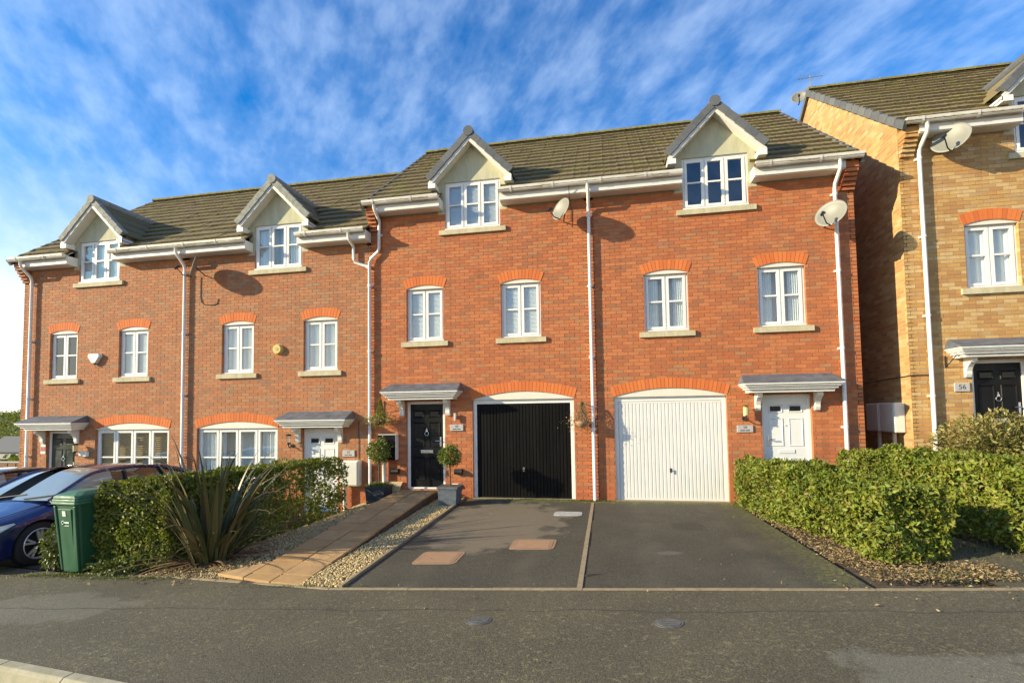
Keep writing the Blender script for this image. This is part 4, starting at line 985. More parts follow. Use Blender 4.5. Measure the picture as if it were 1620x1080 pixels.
tufts('moss_and_weeds', 'short green weeds along the wall foot and edging', [(-.1, -.10, .25, .03, .16), (-1.2, -.06, .5, .02, .10), (2.9, -.25, .15, .06, .1), (-7.6, -4.80, .5, .05, .25), (-6.3, -4.95, .5, .05, .15), (3.6, -5.05, .3, .12, .12), (4.6, -3.9, .2, .3, .15), (-3.4, -5.33, .5, .02, .05)], 3800, .032)

# ------------------------------------------------------------------ gravel, leaf litter
def pebbles(name, label, fn, n, r0, r1):
    pts = []
    while len(pts) < n:
        q = fn()
        if q: pts.append(q)
    P = np.array([(x, y, zg(x, y)) for x, y in pts]); n = len(P)
    base = np.array([(1, 0, 0), (-1, 0, 0), (0, 1, 0), (0, -1, 0), (0, 0, 1), (0, 0, -1)], float); fc = np.array([(0, 2, 4), (2, 1, 4), (1, 3, 4), (3, 0, 4), (2, 0, 5), (1, 2, 5), (3, 1, 5), (0, 3, 5)])
    sc = RNG.uniform(r0, r1, (n, 1, 1)) * RNG.uniform([.7, .7, .45], [1.3, 1.3, .8], (n, 3))[:, None, :]
    V = base[None] * sc; V += RNG.normal(0, .16, V.shape) * sc
    th = RNG.uniform(0, 6.28, n); c, s = np.cos(th)[:, None], np.sin(th)[:, None]
    X = V[..., 0] * c - V[..., 1] * s; Y = V[..., 0] * s + V[..., 1] * c; V = np.stack([X, Y, V[..., 2]], -1)
    V += P[:, None, :] + np.array([0, 0, .006]) + RNG.uniform(0, .012, (n, 1, 1)) * np.array([0, 0, 1.])
    F = (np.arange(n)[:, None, None] * 6 + fc[None]).reshape(-1, 3)
    o = bulk(name, V.reshape(-1, 3), F, 'pebble', smooth=True); o['kind'] = 'stuff'; tag(o, label, 'gravel'); return o
PXL, PXR = -4.36, -3.46
hedge_r = lambda y: np.interp(y, [-4.58, -.95], [-6.05, -5.22]) + .03
def right_bed():
    x, y = random.uniform(PXR + .02, DL - .06), random.uniform(-5.35, -.08); return (x, y) if y > bnd(x) + .04 else None
def left_bed():
    y = random.uniform(-5.1, -.1); x = random.uniform(hedge_r(y) - .15, PXL - .02)
    if y < -4.6 and x > np.interp(y, [-5.1, -4.62], [-4.80, -4.36]): return None
    return (x, y) if y > bnd(x) + .04 else None
pebbles('gravel', 'buff gravel strip between the slab path and driveway', right_bed, 7600, .011, .021)
pebbles('gravel', 'shaded buff gravel between the slab path and dark hedge', left_bed, 11500, .011, .022)
sheet('gravel_bed', 'gravel_bed', lin(-6.2, DL - .04, 26), lambda x: bnd(x) + .02, lambda x: -.02, 20, -.004)
def litter(name, label, fn, n, L):
    P = np.array([fn() for _ in range(n)]); P = np.column_stack([P, [zg(x, y) + .008 for x, y in P]]); P[:, 2] += RNG.random(n) * .03
    D = RNG.normal(0, 1, (n, 3)) * np.array([1, 1, .28]); Nn = RNG.normal(0, .35, (n, 3)) + np.array([0, 0, 1]); k = RNG.uniform(.5, 1.3, n)
    V, F = leaves(P, D, Nn, L * k, L * .5 * k, .25); o = bulk(name, V, F, 'dead_leaf'); o['kind'] = 'stuff'; tag(o, label, 'leaves'); return o
def lit_r():
    y = random.uniform(-5.2, -.1) if random.random() < .7 else random.uniform(-5.25, -4.2); hx = np.interp(y, [-4.6, -.4], [3.3, 2.72])
    return (random.uniform(DR + .02, hx + .45) if y > -4.6 else random.uniform(DR + .1, 4.3), y)
litter('leaf_litter', 'brown fallen leaves and bark under the bright hedge beside the driveway', lit_r, 8000, .038)
litter('leaf_litter', 'sparse dead leaves scattered over the driveway and pavement', lambda: (random.uniform(-6, 5), random.uniform(-7.2, -.4)) if random.random() < .6 else (random.gauss(3.2, .7), random.gauss(-5.4, .25)), 170, .035)
litter('leaf_litter', 'dead leaves caught in gravel beneath the spiky plant', lambda: (random.gauss(-5.5, .45), random.gauss(-4.5, .28)), 800, .06)

# ------------------------------------------------------------------ slab path rising to the black door
def pz(y): return float(np.interp(y, [-5.32, -4.2, -1.9, -1.15, -.7, 0], [-.185, -.105, .085, .145, .165, .17]))
mb = MB(); ys = lin(-5.24, -.02, 24)
vs = [];
for y in ys: vs += [(PXL + .012, y, zg(PXL, y) - .12), (PXR - .012, y, zg(PXR, y) - .12), (PXR - .012, y, pz(y) - .034), (PXL + .012, y, pz(y) - .034)]
fs = [(4 * i + k, 4 * i + (k + 1) % 4, 4 * i + 4 + (k + 1) % 4, 4 * i + 4 + k) for i in range(len(ys) - 1) for k in range(4)] + [(0, 1, 2, 3), tuple(range(len(vs) - 4, len(vs)))[::-1]]
path = struct(obj('path', mb.add(vs, fs), 'soil'))
y = -.02; row = 0
while y > -5.2:
    y1 = max(y - .45, -5.25)
    for a, b in ((PXL, -3.91), (-3.91, PXR)):
        e = random.uniform(-.005, .005); t = random.uniform(-.002, .002)
        fy = lambda x: max(y1, bnd(x) + .03)
        x0_, x1_ = a + .010, b - .010; ya_, yb_ = y - .011, y1 + .011
        q = [(x0_, max(yb_, bnd(x0_) + .026)), (x1_, max(yb_, bnd(x1_) + .026)), (x1_, ya_), (x0_, ya_)]
        obj('paving_slab', MB().hexa([(u, v, pz(v) - .036 + e) for u, v in q] + [(u, v, pz(v) + e + t * (1 if u == x0_ else -1)) for u, v in q]), 'slab_buff', path, bevel=.004)
    y = y1; row += 1
q = [(-4.80, bnd(-4.8) + .028), (PXL - .006, bnd(PXL) + .028), (PXL - .006, -4.55)]
obj('paving_slab', MB().prism(q, lambda u, v, d: (u, v, pz(v) + d), -.04, .0), 'slab_buff', path)

# ------------------------------------------------------------------ spiky New-Zealand-flax style plant
ph = thing('spiky_plant', 'large spiky bronze green plant with sword leaves beside the slab path', 'plant', (-5.62, -4.28, zg(-5.62, -4.28)))
def blade(base, az, el, L, w, bend, mat):
    n = 9; mb = MB(); d = Vector((math.cos(az) * math.cos(el), math.sin(az) * math.cos(el), math.sin(el))); side = Vector((-math.sin(az), math.cos(az), 0)); p = Vector(base); st = L / n; vs = []; uv = []
    for i in range(n + 1):
        t = i / n; ww = w * (.75 + .6 * t if t < .35 else 1 - ((t - .35) / .65) ** 1.7) * .5 + .001; nrm = side.cross(d).normalized()
        vs += [p - side * ww, p - nrm * ww * .45, p + side * ww]; uv += [(0, t), (.5, t), (1, t)]
        e2 = math.asin(max(-1, min(1, d.z))) - bend * (t + .15) * st * 1.6
        d = Vector((math.cos(az) * math.cos(e2), math.sin(az) * math.cos(e2), math.sin(e2))); p = p + d * st
        if p.z < zg(p.x, p.y) + .02: p.z = zg(p.x, p.y) + .02
    fs = [(3 * i + k, 3 * i + k + 1, 3 * i + 4 + k, 3 * i + 3 + k) for i in range(n) for k in (0, 1)]
    mb.add(vs, fs); me = mb.mesh('leaf', True); ul = me.uv_layers.new(name='UVMap')
    for lp in me.loops: ul.data[lp.index].uv = uv[lp.vertex_index]
    return obj('leaf', me, mat, ph)
rp = random.Random(11)
for i in range(132):
    c = i % 3; a = rp.uniform(0, 6.283); r = rp.uniform(.02, .26); b = (-5.60 + r * math.cos(a) * 1.2, -4.28 + r * math.sin(a), zg(-5.6, -4.3) - .02)
    if i < 100: blade(b, a + rp.uniform(-.5, .5), R_(rp.uniform(56, 87)), rp.uniform(1.15, 2.15), rp.uniform(.042, .072), rp.uniform(.10, .80), 'phormium')
    else: blade(b, a, R_(rp.uniform(38, 64)), rp.uniform(.8, 1.35), rp.uniform(.05, .07), rp.uniform(.3, 1.1), 'phormium')
for i in range(16):
    a = rp.uniform(-2.6, .9); blade((-5.6 + .15 * math.cos(a), -4.3 + .15 * math.sin(a), zg(-5.6, -4.3) + .06), a, R_(rp.uniform(-5, 25)), rp.uniform(.6, 1.15), .05, rp.uniform(.2, .8), 'leaf_dead_brown')

# ------------------------------------------------------------------ topiary in planters, baskets
def topiary(label, x, y, z, pot_w, pot_h, zball, rb, pmat, under=False):
    root = thing('topiary_tree', label, 'topiary', (x, y, z), 'ball topiaries beside the black door')
    P = unit(RNG.normal(0, 1, (1500, 3))) * (RNG.random(1500) ** .22)[:, None]; P = P * (1 + .42 * vnoise(P, 2.2, x))[:, None] * rb
    n = len(P); D = unit(P) * .9 + RNG.normal(0, .45, (n, 3)); V, F = leaves(P + np.array([x, y, z + zball]), D, RNG.normal(0, .6, (n, 3)) + unit(P), .055 * RNG.uniform(.7, 1.4, n), .024 * RNG.uniform(.7, 1.2, n))
    bulk('crown', V, F, 'topiary', root)
    obj('trunk', MB().tube([(x, y, z + pot_h - .05), (x + .008, y, z + (zball + pot_h) / 2), (x, y, z + zball)], [.017, .015, .013], 8), 'wood_stem', root)
    if under:
        n = 420; P = np.column_stack([x + RNG.normal(0, .13, n), y + RNG.normal(0, .11, n), np.full(n, z + pot_h - .02)]); D = RNG.normal(0, .4, (n, 3)) + np.array([0, 0, .9])
        V, F = leaves(P, D, RNG.normal(0, 1, (n, 3)), RNG.uniform(.06, .14, n), RNG.uniform(.01, .02, n)); bulk('underplanting', V, F, 'topiary', root)
    pl = thing('planter', 'square ' + ('slate grey' if pmat == 'planter_slate' else 'dark') + ' planter holding the ball topiary ' + ('right' if pmat == 'planter_slate' else 'left') + ' of the black door' if False else ('square slate grey planter with ball topiary between black door and garage' if pmat == 'planter_slate' else 'square dark planter with ball topiary under the black wall box'), 'planter', (x, y, z))
    a, b = pot_w / 2 * .88, pot_w / 2; mb = MB().hexa([(x - a, y - a, z), (x + a, y - a, z), (x + a, y + a, z), (x - a, y + a, z), (x - b, y - b, z + pot_h), (x + b, y - b, z + pot_h), (x + b, y + b, z + pot_h), (x - b, y + b, z + pot_h)])
    obj('pot', mb, pmat, pl, bevel=.008)
    obj('rim', MB().box(x - b - .012, x + b + .012, y - b - .012, y - b + .014, z + pot_h - .035, z + pot_h + .004).box(x - b - .012, x + b + .012, y + b - .014, y + b + .012, z + pot_h - .035, z + pot_h + .004).box(x - b - .0125, x - b + .014, y - b + .014, y + b - .014, z + pot_h - .035, z + pot_h + .004).box(x + b - .014, x + b + .0125, y - b + .014, y + b - .014, z + pot_h - .035, z + pot_h + .004), pmat, pl)
    obj('soil_surface', MB().box(x - b + .014, x + b - .014, y - b + .014, y + b - .014, z + pot_h - .01, z + pot_h + .001), 'soil', pl)
topiary('small ball topiary on a thin stem between black door and garage', -2.98, -.70, 0.0, .42, .37, 1.00, .21, 'planter_slate')
topiary('fuller ball topiary in front of the white downpipe and black wall box', -4.74, -.38, zg(-4.74, -.5) - .02, .46, .38, 1.15, .24, 'planter_dark', True)
def basket(label, x, y, z, kind):
    root = thing('hanging_basket', label, 'basket', (x, y, z))
    obj('liner', MB().lathe([(.02, -.11), (.09, -.09), (.13, -.03), (.145, .03)], 14, (x, y, z)), 'coir' if kind else 'terracotta', root, smooth=True)
    br = MB().box(x - .012, x + .012, -.012, -.004, z + .10, z + .46).tube([(x, -.01, z + .42), (x, y - .02, z + .42), (x, y - .03, z + .40)], .007, 6).tube([(x, -.01, z + .18), (x, y + .06, z + .41)], .006, 6)
    obj('bracket', br, 'plastic_black', root)
    for s in (-1, 0, 1): obj('chain', MB().tube([(x, y, z + .41), (x + s * .12, y - (.1 if s == 0 else -.04), z + .03)], .003, 4), 'plastic_black', root)
    n = 900
    if kind:
        t = RNG.random(n); a = RNG.uniform(0, 6.28, n); rr = (1 - t) * .12 * np.sqrt(RNG.random(n)) + .01; P = np.column_stack([x + .02 + rr * np.cos(a), y + rr * np.sin(a), z + .05 + t * .42]); D = np.column_stack([np.cos(a) * .5, np.sin(a) * .5, np.ones(n)])
        V, F = leaves(P, D, RNG.normal(0, 1, (n, 3)), RNG.uniform(.025, .05, n), RNG.uniform(.008, .014, n)); bulk('dwarf_conifer', V, F, 'conifer', root)
        P = np.column_stack([x + RNG.normal(0, .14, n), y + RNG.normal(0, .10, n), z + RNG.normal(.02, .07, n)]); V, F = leaves(P, RNG.normal(0, 1, (n, 3)), RNG.normal(0, 1, (n, 3)), RNG.uniform(.03, .055, n), RNG.uniform(.014, .026, n)); bulk('trailing_plant', V, F, 'shrub_pale', root)
    else:
        t = RNG.random(n); a = RNG.uniform(0, 6.28, n); rr = (1 - t) ** .7 * .11 + .005; P = np.column_stack([x + .02 + rr * np.cos(a), y + rr * np.sin(a), z + .03 + t * .40]); D = np.column_stack([np.cos(a) * .5, np.sin(a) * .5, np.ones(n)])
        V, F = leaves(P, D, RNG.normal(0, 1, (n, 3)), RNG.uniform(.02, .045, n), RNG.uniform(.006, .012, n)); bulk('dead_conifer', V, F, 'dead_leaf', root)
        P = np.column_stack([x - .05 + RNG.normal(0, .14, n // 2), y + RNG.normal(0, .07, n // 2), z + RNG.normal(.02, .08, n // 2)]); V, F = leaves(P, RNG.normal(0, 1, (n // 2, 3)), RNG.normal(0, 1, (n // 2, 3)), RNG.uniform(.03, .06, n // 2), RNG.uniform(.008, .018, n // 2)); bulk('withered_plant', V, F, 'dead_leaf', root)
basket('hanging basket with small yellow green conifer beside the black door', -4.78, -.26, 1.75, True)
basket('withered hanging basket with brown conifer between the two garage doors', -.22, -.22, 1.66, False)

# ------------------------------------------------------------------ wall fittings
def dish(label, x, y, z, size, rz=-46, tilt=14, wall=0.0, grp='satellite dishes on the house walls'):
    root = thing('satellite_dish', label, 'satellite dish', (x, y, z), grp, local=True, rotz=R_(rz)); a, b = size * .56, size * .50; T = Matrix.Rotation(R_(-tilt), 4, 'X')
    n = 32; rings = 6; vs = [(0, .06, 0)]; 
    for i in range(1, rings + 1):
        r = i / rings; vs += [(a * r * math.cos(6.28318 * k / n), .06 * (1 - r * r), b * r * math.sin(6.28318 * k / n)) for k in range(n)]
    vs += [((a + .012) * math.cos(6.28318 * k / n), .006, (b + .012) * math.sin(6.28318 * k / n)) for k in range(n)]
    bk = len(vs); vs.append((0, .078, 0))
    for i in range(1, rings + 1):
        r = i / rings; vs += [((a + .010) * r * math.cos(6.28318 * k / n), .078 * (1 - r * r) + .010, (b + .010) * r * math.sin(6.28318 * k / n)) for k in range(n)]
    fs = [(0, 1 + (k + 1) % n, 1 + k) for k in range(n)] + [(1 + i * n + k, 1 + i * n + (k + 1) % n, 1 + (i + 1) * n + (k + 1) % n, 1 + (i + 1) * n + k) for i in range(rings) for k in range(n)]
    fs += [(bk, bk + 1 + k, bk + 1 + (k + 1) % n) for k in range(n)] + [(bk + 1 + i * n + k, bk + 1 + (i + 1) * n + k, bk + 1 + (i + 1) * n + (k + 1) % n, bk + 1 + i * n + (k + 1) % n) for i in range(rings - 1) for k in range(n)]
    obj('reflector', inset_local(MB().add(vs, fs), T), 'dish_grey', root, smooth=True)
    lnb = Vector((0, -.34 * size / .6, -.16)); arm = MB().tube([(0, .05, -b * .98), (0, -.12, -b - .02), tuple(lnb)], [.013, .012, .011], 8)
    obj('arm', inset_local(arm, T), 'plastic_black', root)
    obj('receiver', inset_local(MB().tube([tuple(lnb + Vector((0, -.03, -.035))), tuple(lnb + Vector((0, .01, .035))), tuple(lnb + Vector((0, .06, .055)))], [.028, .032, .026], 10), T), 'plastic_black', root)
    Ri = Matrix.Rotation(R_(-rz), 3, 'Z'); w = Ri @ Vector((.04, wall - y - .01, -.14)); w0 = Ri @ Vector((.04, wall - y - .07, -.14))
    mt = MB().tube([(0, .07, -.02), (0, .12, -.06), tuple(w0), tuple(w)], .014, 8)
    obj('wall_mount', mt, 'plastic_black', root)
    return root
dish('grey satellite dish seen edge on above the dark hedge house', -9.62, -.42, 5.60, .52)
dish('grey satellite dish under the gutter left of the middle downpipe', -.56, -.42, 6.22, .46)
dish('cream satellite dish fixed across the downpipe at the red terrace corner', 4.66, -.42, 5.66, .50)
dish('pale satellite dish under the yellow house gutter', 6.84, -.28, 6.98, .54, wall=.05)
dish('white satellite dish poking above the yellow house ridge', 6.02, 4.5, 10.92, .36, rz=-20, wall=4.7)
ae = thing('tv_aerial', 'thin tv aerial standing above the yellow house ridge end', 'aerial', (6.30, 4.4, 10.8))
obj('mast', MB().tube([(6.30, 4.4, 10.7), (6.30, 4.4, 11.45)], .014, 6), 'dish_grey', ae); obj('boom', MB().tube([(5.95, 4.4, 11.38), (6.62, 4.4, 11.40)], .009, 6), 'dish_grey', ae)
for k in range(7): obj('element', MB().tube([(6.0 + k * .1, 4.25, 11.385), (6.0 + k * .1, 4.55, 11.385)], .004, 4), 'dish_grey', ae)

def cable(label, pts, r=.006, name='cable'):
    return tag(obj(name, MB().tube(pts, r, 5), 'cable'), label, 'cable')
cable('thin cable looping below the edge on satellite dish', [(-9.76, -.012, 5.45), (-9.76, -.012, 4.95), (-9.72, -.012, 4.80), (-9.62, -.012, 4.73), (-9.36, -.012, 4.71), (-9.26, -.012, 4.75), (-9.24, -.012, 4.86)], .009)
cable('black cable dropping from roof to the dish beside middle downpipe', [(-.38, -.43, 6.86), (-.375, -.30, 6.50), (-.36, -.016, 6.40), (-.37, -.016, 6.10), (-.45, -.05, 6.00)], .008)
cable('thin dark cable strung across the yellow house corner', [(6.115, 5.0, 2.36), (6.115, 2.1, 2.43), (6.115, .05, 2.495), (6.118, .035, 2.50), (6.45, .036, 2.50)], .009)
cable('thin black cable down the wall beside white meter box', [(-5.42, -.012, 1.75), (-5.42, -.012, .85)], .007)
al = thing('alarm_box', 'white wedge shaped alarm box between two upper windows', 'alarm box', (-12.90, 0, 3.48))
obj('case', MB().prism([(-.18, .13), (.18, .13), (.20, .05), (.06, -.14), (-.06, -.14), (-.20, .05)], lambda u, v, d: (-12.90 + u * (1 - d * 1.2), -.005 - d, 3.48 + v * (1 - d * 1.2)), 0, .09), 'alarm_white', al, bevel=.012)
obj('strobe', MB().tube([(-12.90, -.05, 3.345), (-12.90, -.05, 3.315)], .035, 10), 'plastic_black', al)
al = thing('alarm_box', 'round mustard yellow alarm box between two upper windows', 'alarm box', (-7.54, 0, 3.52))
obj('case', MB().add([], []).tube([(-7.54, -.004, 3.52), (-7.54, -.05, 3.52), (-7.54, -.085, 3.52)], [.125, .125, .095], 24), 'alarm_yellow', al, bevel=.01)
obj('badge', MB().tube([(-7.54, -.085, 3.52), (-7.54, -.091, 3.52)], .045, 16), 'board_beige', al)
def text_mesh(name, txt, size, mat, parent, at):
    cu = bpy.data.curves.new(name, 'FONT'); cu.body = txt; cu.size = size; cu.extrude = .0012; cu.align_x = 'CENTER'; cu.align_y = 'CENTER'
    o = bpy.data.objects.new(name, cu); COL.objects.link(o); bpy.context.view_layer.update()
    me = bpy.data.meshes.new_from_object(o.evaluated_get(bpy.context.evaluated_depsgraph_get())); bpy.data.objects.remove(o); me.materials.clear(); me.materials.append(MATS[mat])
    me.transform(Matrix.Rotation(R_(90), 4, 'X')); return obj(name, me, mat, parent, at=at)
def plaque(label, x, z, txt, Y0=0.0, w=.31, h=.145, lines=True, mat='plaque_grey'):
    root = thing('house_plaque', label, 'house sign', (x, Y0, z))
    obj('plate', MB().box(x - w / 2, x + w / 2, Y0 - .028, Y0 - .003, z - h / 2, z + h / 2), mat, root, bevel=.008)
    text_mesh('number', txt, .075 if lines else .13, 'plaque_dark', root, (x, Y0 - .029, z + (.03 if lines else 0)))
    if lines: obj('small_print', MB().box(x - w * .30, x - w * .02, Y0 - .0295, Y0 - .027, z - .042, z - .022).box(x + w * .02, x + w * .28, Y0 - .0295, Y0 - .027, z - .042, z - .022), 'plaque_dark', root)
plaque('small stone house plaque under the steel wall light', -3.025, 1.575, '60'); plaque('small grey house plaque under the brass wall lantern', 3.065, 1.495, '58')
plaque('small pale house plaque above the white meter box', -5.67, .995, '62'); plaque('small grey number plate on yellow brick wall', 6.98, 2.25, '56', .05, .26, .17, False)
# lights
l3 = thing('wall_light', 'small steel cylinder wall light beside the black door', 'wall light', (-3.05, 0, 1.82))
obj('lamp_body', MB().tube([(-3.05, -.075, 1.735), (-3.05, -.075, 1.90)], .030, 14), 'chrome', l3, smooth=False); obj('back_plate', MB().box(-3.085, -3.015, -.045, -.004, 1.79, 1.86), 'chrome', l3)
def lantern(label, x, z, glassy, metal, up=True):
    root = thing('wall_lantern', label, 'wall light', (x, 0, z)); y = -.15
    obj('lamp_glass', MB().lathe([(.05, 0), (.055, .16)], 10, (x, y, z)), glassy, root)
    obj('lamp_cap', MB().lathe([(.068, .16), (.070, .178), (.05, .195), (.012, .205)], 12, (x, y, z)), metal, root)
    obj('lamp_base', MB().lathe([(.012, -.05), (.03, -.03), (.058, -.012), (.056, 0)], 12, (x, y, z)), metal, root)
    obj('arm', MB().tube([(x, y, z - .04), (x, y, z - .09), (x, y + .05, z - .12), (x, -.02, z - .08)], .013, 8), 'plastic_black', root)
    obj('back_plate', MB().tube([(x, -.004, z - .08), (x, -.022, z - .08)], .045, 14), 'plastic_black', root)
lantern('brass wall lantern with amber glass beside the white front door', 3.06, 1.78, 'lamp_glass', 'brass')
lantern('dark coach lantern beside the white door behind the hedge', -7.15, 1.26, 'window_glass', 'plastic_black')
lantern('weathered green lantern beside the dark green door', -13.32, 1.06, 'shrub_glass' if False else 'lamp_glass', 'plastic_black')
mb_ = thing('letter_tray', 'cream wall box beneath the lantern at the dark green door', 'wall box', (-13.17, 0, .97)); obj('case', MB().box(-13.30, -13.04, -.09, -.004, .91, 1.05), 'meter_white', mb_, bevel=.02)
rn = thing('wall_notice', 'red and white notice on wall left of the dark green door', 'notice', (-14.53, 0, 1.11)); obj('card', MB().box(-14.62, -14.46, -.014, -.004, .98, 1.24), 'label_white', rn); obj('red_panel', MB().box(-14.612, -14.468, -.0165, -.0135, 1.05, 1.17), 'alarm_red', rn)
# meter boxes, vents, board
mb_ = thing('meter_box', 'white meter box on a pole beside the white door and step', 'meter box', (-5.57, 0, -.2)); obj('cabinet', MB().box(-5.80, -5.34, -.20, -.004, .26, .84), 'meter_white', mb_, bevel=.02); obj('door_panel', MB().box(-5.775, -5.365, -.212, -.199, .285, .815), 'meter_white', mb_, bevel=.008); obj('pole', MB().tube([(-5.72, -.10, -.45), (-5.72, -.10, .27)], .045, 12), 'pipe_white', mb_, smooth=True)
mb_ = thing('meter_box', 'black meter box with white edge beside the black door', 'meter box', (-4.62, 0, .3)); obj('cabinet', MB().box(-4.87, -4.43, -.16, -.004, .86, 1.44), 'pipe_white', mb_, bevel=.006); obj('door_panel', MB().box(-4.872, -4.443, -.172, -.159, .857, 1.430), 'garage_black', mb_, bevel=.006); obj('pole', MB().tube([(-4.75, -.08, -.1), (-4.75, -.08, .87)], .045, 12), 'pipe_white', mb_, smooth=True)
for ya, yb, lb in ((.86, 1.38, 'white meter box on the alley wall, farther from the street'), (.28, .82, 'white meter box on the alley wall, nearer the street')):
    mb_ = thing('meter_box', lb, 'meter box', (6.13, (ya + yb) / 2, 1.0)); obj('cabinet', MB().box(5.93, 6.126, ya, yb, 1.38, 1.98), 'meter_white', mb_, bevel=.02); obj('door_panel', MB().box(5.918, 5.931, ya + .025, yb - .025, 1.405, 1.955), 'meter_white', mb_, bevel=.006); obj('pole', MB().tube([(6.05, (ya + yb) / 2, .4), (6.05, (ya + yb) / 2, 1.39)], .04, 10), 'pipe_white', mb_, smooth=True)
for x, lb in ((-4.50, 'black vent cover between the black wall box and black door'), (-2.99, 'black vent cover above the slate planter by the garage')):
    v = thing('vent_cover', lb, 'vent', (x, 0, .59)); obj('hood', MB().tube([(x - .085, -.055, .59), (x + .085, -.055, .59)], .055, 16), 'plastic_black', v, bevel=.006); obj('base', MB().box(x - .095, x + .095, -.02, -.004, .53, .65), 'plastic_black', v)
so = thing('outdoor_socket', 'small white outdoor socket low on wall by the slate planter', 'socket', (-3.07, 0, .28)); obj('case', MB().box(-3.14, -2.99, -.06, -.004, .235, .325), 'pipe_white', so, bevel=.01); obj('cover_flap', MB().box(-3.13, -3.0, -.07, -.0595, .25, .315), 'pipe_white', so, bevel=.006)
tag(obj('board', MB().prism([(-4.69, .02), (-4.37, .02), (-4.375, .14), (-4.355, .25), (-4.30, .355), (-4.69, .355)], lambda u, v, d: (u, d - .05 + (v - .02) * .10, v), -.05, -.015), 'board_beige', bevel=.004), 'beige board with curved edge leaning on wall beside the black door', 'board')
bk = thing('basket_bracket', 'empty black iron bracket on yellow brick wall beside downpipe', 'bracket', (6.73, .05, 2.73)); obj('back_bar', MB().box(6.72, 6.745, .035, .047, 2.63, 2.85), 'plastic_black', bk); obj('arm', MB().tube([(6.732, .04, 2.64), (6.77, -.23, 2.85), (6.77, -.29, 2.81)], .009, 6), 'plastic_black', bk)
# manhole and stopcock covers
def cover(label, x0, x1, y0, y1, mat, rib=True):
    root = thing('manhole_cover', label, 'manhole cover', ((x0 + x1) / 2, (y0 + y1) / 2, zg((x0 + x1) / 2, y0)))
    def pl_(a, r):
        out = []
        for cx_, cy_, t0 in ((x1 - a - r, y1 - a - r, 0), (x0 + a + r, y1 - a - r, 1.5708), (x0 + a + r, y0 + a + r, 3.1416), (x1 - a - r, y0 + a + r, 4.7124)):
            out += [(cx_ + r * math.cos(t0 + k * .3927), cy_ + r * math.sin(t0 + k * .3927)) for k in range(5)]
        return out
    up_ = lambda u, v, d: (u, v, zg(u, v) + d)
    obj('frame', MB().prism(pl_(-.02, .08), up_, -.05, .005), mat, root); obj('lid', MB().prism(pl_(.022, .06), up_, -.02, .008), mat, root)
    if rib:
        for i in range(9):
            t = y0 + .08 + (y1 - y0 - .16) * i / 8
            obj('tread_rib', MB().hexa([(x, y, zg(x, y) + .008) for x, y in ((x0 + .07, t - .008), (x1 - .07, t - .008), (x1 - .07, t + .008), (x0 + .07, t + .008))] + [(x, y, zg(x, y) + .0115) for x, y in ((x0 + .07, t - .006), (x1 - .07, t - .006), (x1 - .07, t + .006), (x0 + .07, t + .006))]), mat, root)
cover('worn reddish manhole cover near the gravel strip', -2.30, -1.72, -4.50, -3.98, 'cover_brick'); cover('reddish manhole cover near the drive divider', -1.10, -.49, -3.84, -3.34, 'cover_brick'); cover('small pale grey inspection cover near the garage wall', -.69, -.21, -1.62, -1.28, 'cover_grey', False)
for x, y, lb in ((-.93, -6.27, 'small dark iron stopcock cover in the pavement'), (.79, -6.29, 'small grey iron stopcock cover at the pavement scar')):
    root = thing('stopcock_cover', lb, 'stopcock cover', (x, y, zg(x, y)))
    z = zg(x, y); pts = [(x + .125 * math.cos(a), y + .10 * math.sin(a)) for a in [k * 6.28318 / 20 for k in range(20)]]
    obj('ring', MB().prism(pts, lambda u, v, d: (u, v, zg(u, v) + d), -.03, .005), 'cover_iron', root); obj('lid', MB().prism([(x + (u - x) * .82, y + (v - y) * .82) for u, v in pts], lambda u, v, d: (u, v, zg(u, v) + d), .004, .009), 'cover_iron', root)
    for k in range(3): obj('tread_rib', MB().box(x - .07, x + .07, y - .045 + k * .04, y - .03 + k * .04, z + .003, z + .014), 'cover_iron', root)
tag(obj('twig', MB().tube([(.02, -5.02, zg(0, -5) + .012), (.10, -4.96, zg(0, -5) + .02), (.19, -4.93, zg(0, -5) + .014)], .007, 5), 'wood_stem'), 'short dark twig lying beside the drive divider', 'twig')

# ------------------------------------------------------------------ wheelie bin
bn = thing('wheelie_bin', 'green wheelie bin with white sticker standing beside the dark hedge', 'bin', (-7.56, -4.55, zg(-7.6, -4.7)), local=True, rotz=R_(-4)); bn.scale = (.95, 1.0, 1.08)
def ring(hw, hd, z, yo=0, c=.05): return [(-hw + c, -hd + yo, z), (hw - c, -hd + yo, z), (hw, -hd + c + yo, z), (hw, hd - c + yo, z), (hw - c, hd + yo, z), (-hw + c, hd + yo, z), (-hw, hd - c + yo, z), (-hw, -hd + c + yo, z)]
def loft(rings, cap=True):
    n = len(rings[0]); vs = [p for r in rings for p in r]; fs = [(i * n + k, i * n + (k + 1) % n, (i + 1) * n + (k + 1) % n, (i + 1) * n + k) for i in range(len(rings) - 1) for k in range(n)]
    if cap: fs += [tuple(range(n))[::-1], tuple(range((len(rings) - 1) * n, len(rings) * n))]
    return MB().add(vs, fs)
obj('body', loft([ring(.185, .20, .03, .03), ring(.19, .205, .06, .03), ring(.235, .265, .93, 0), ring(.24, .27, .97, 0)]), 'bin_green', bn, bevel=.012)
obj('front_panel', MB().hexa([(-.11, -.172, .10), (.10, -.172, .10), (.10, -.16, .10), (-.11, -.16, .10), (-.145, -.277, .90), (.13, -.277, .90), (.13, -.24, .90), (-.145, -.24, .90)]), 'bin_green', bn, bevel=.012)
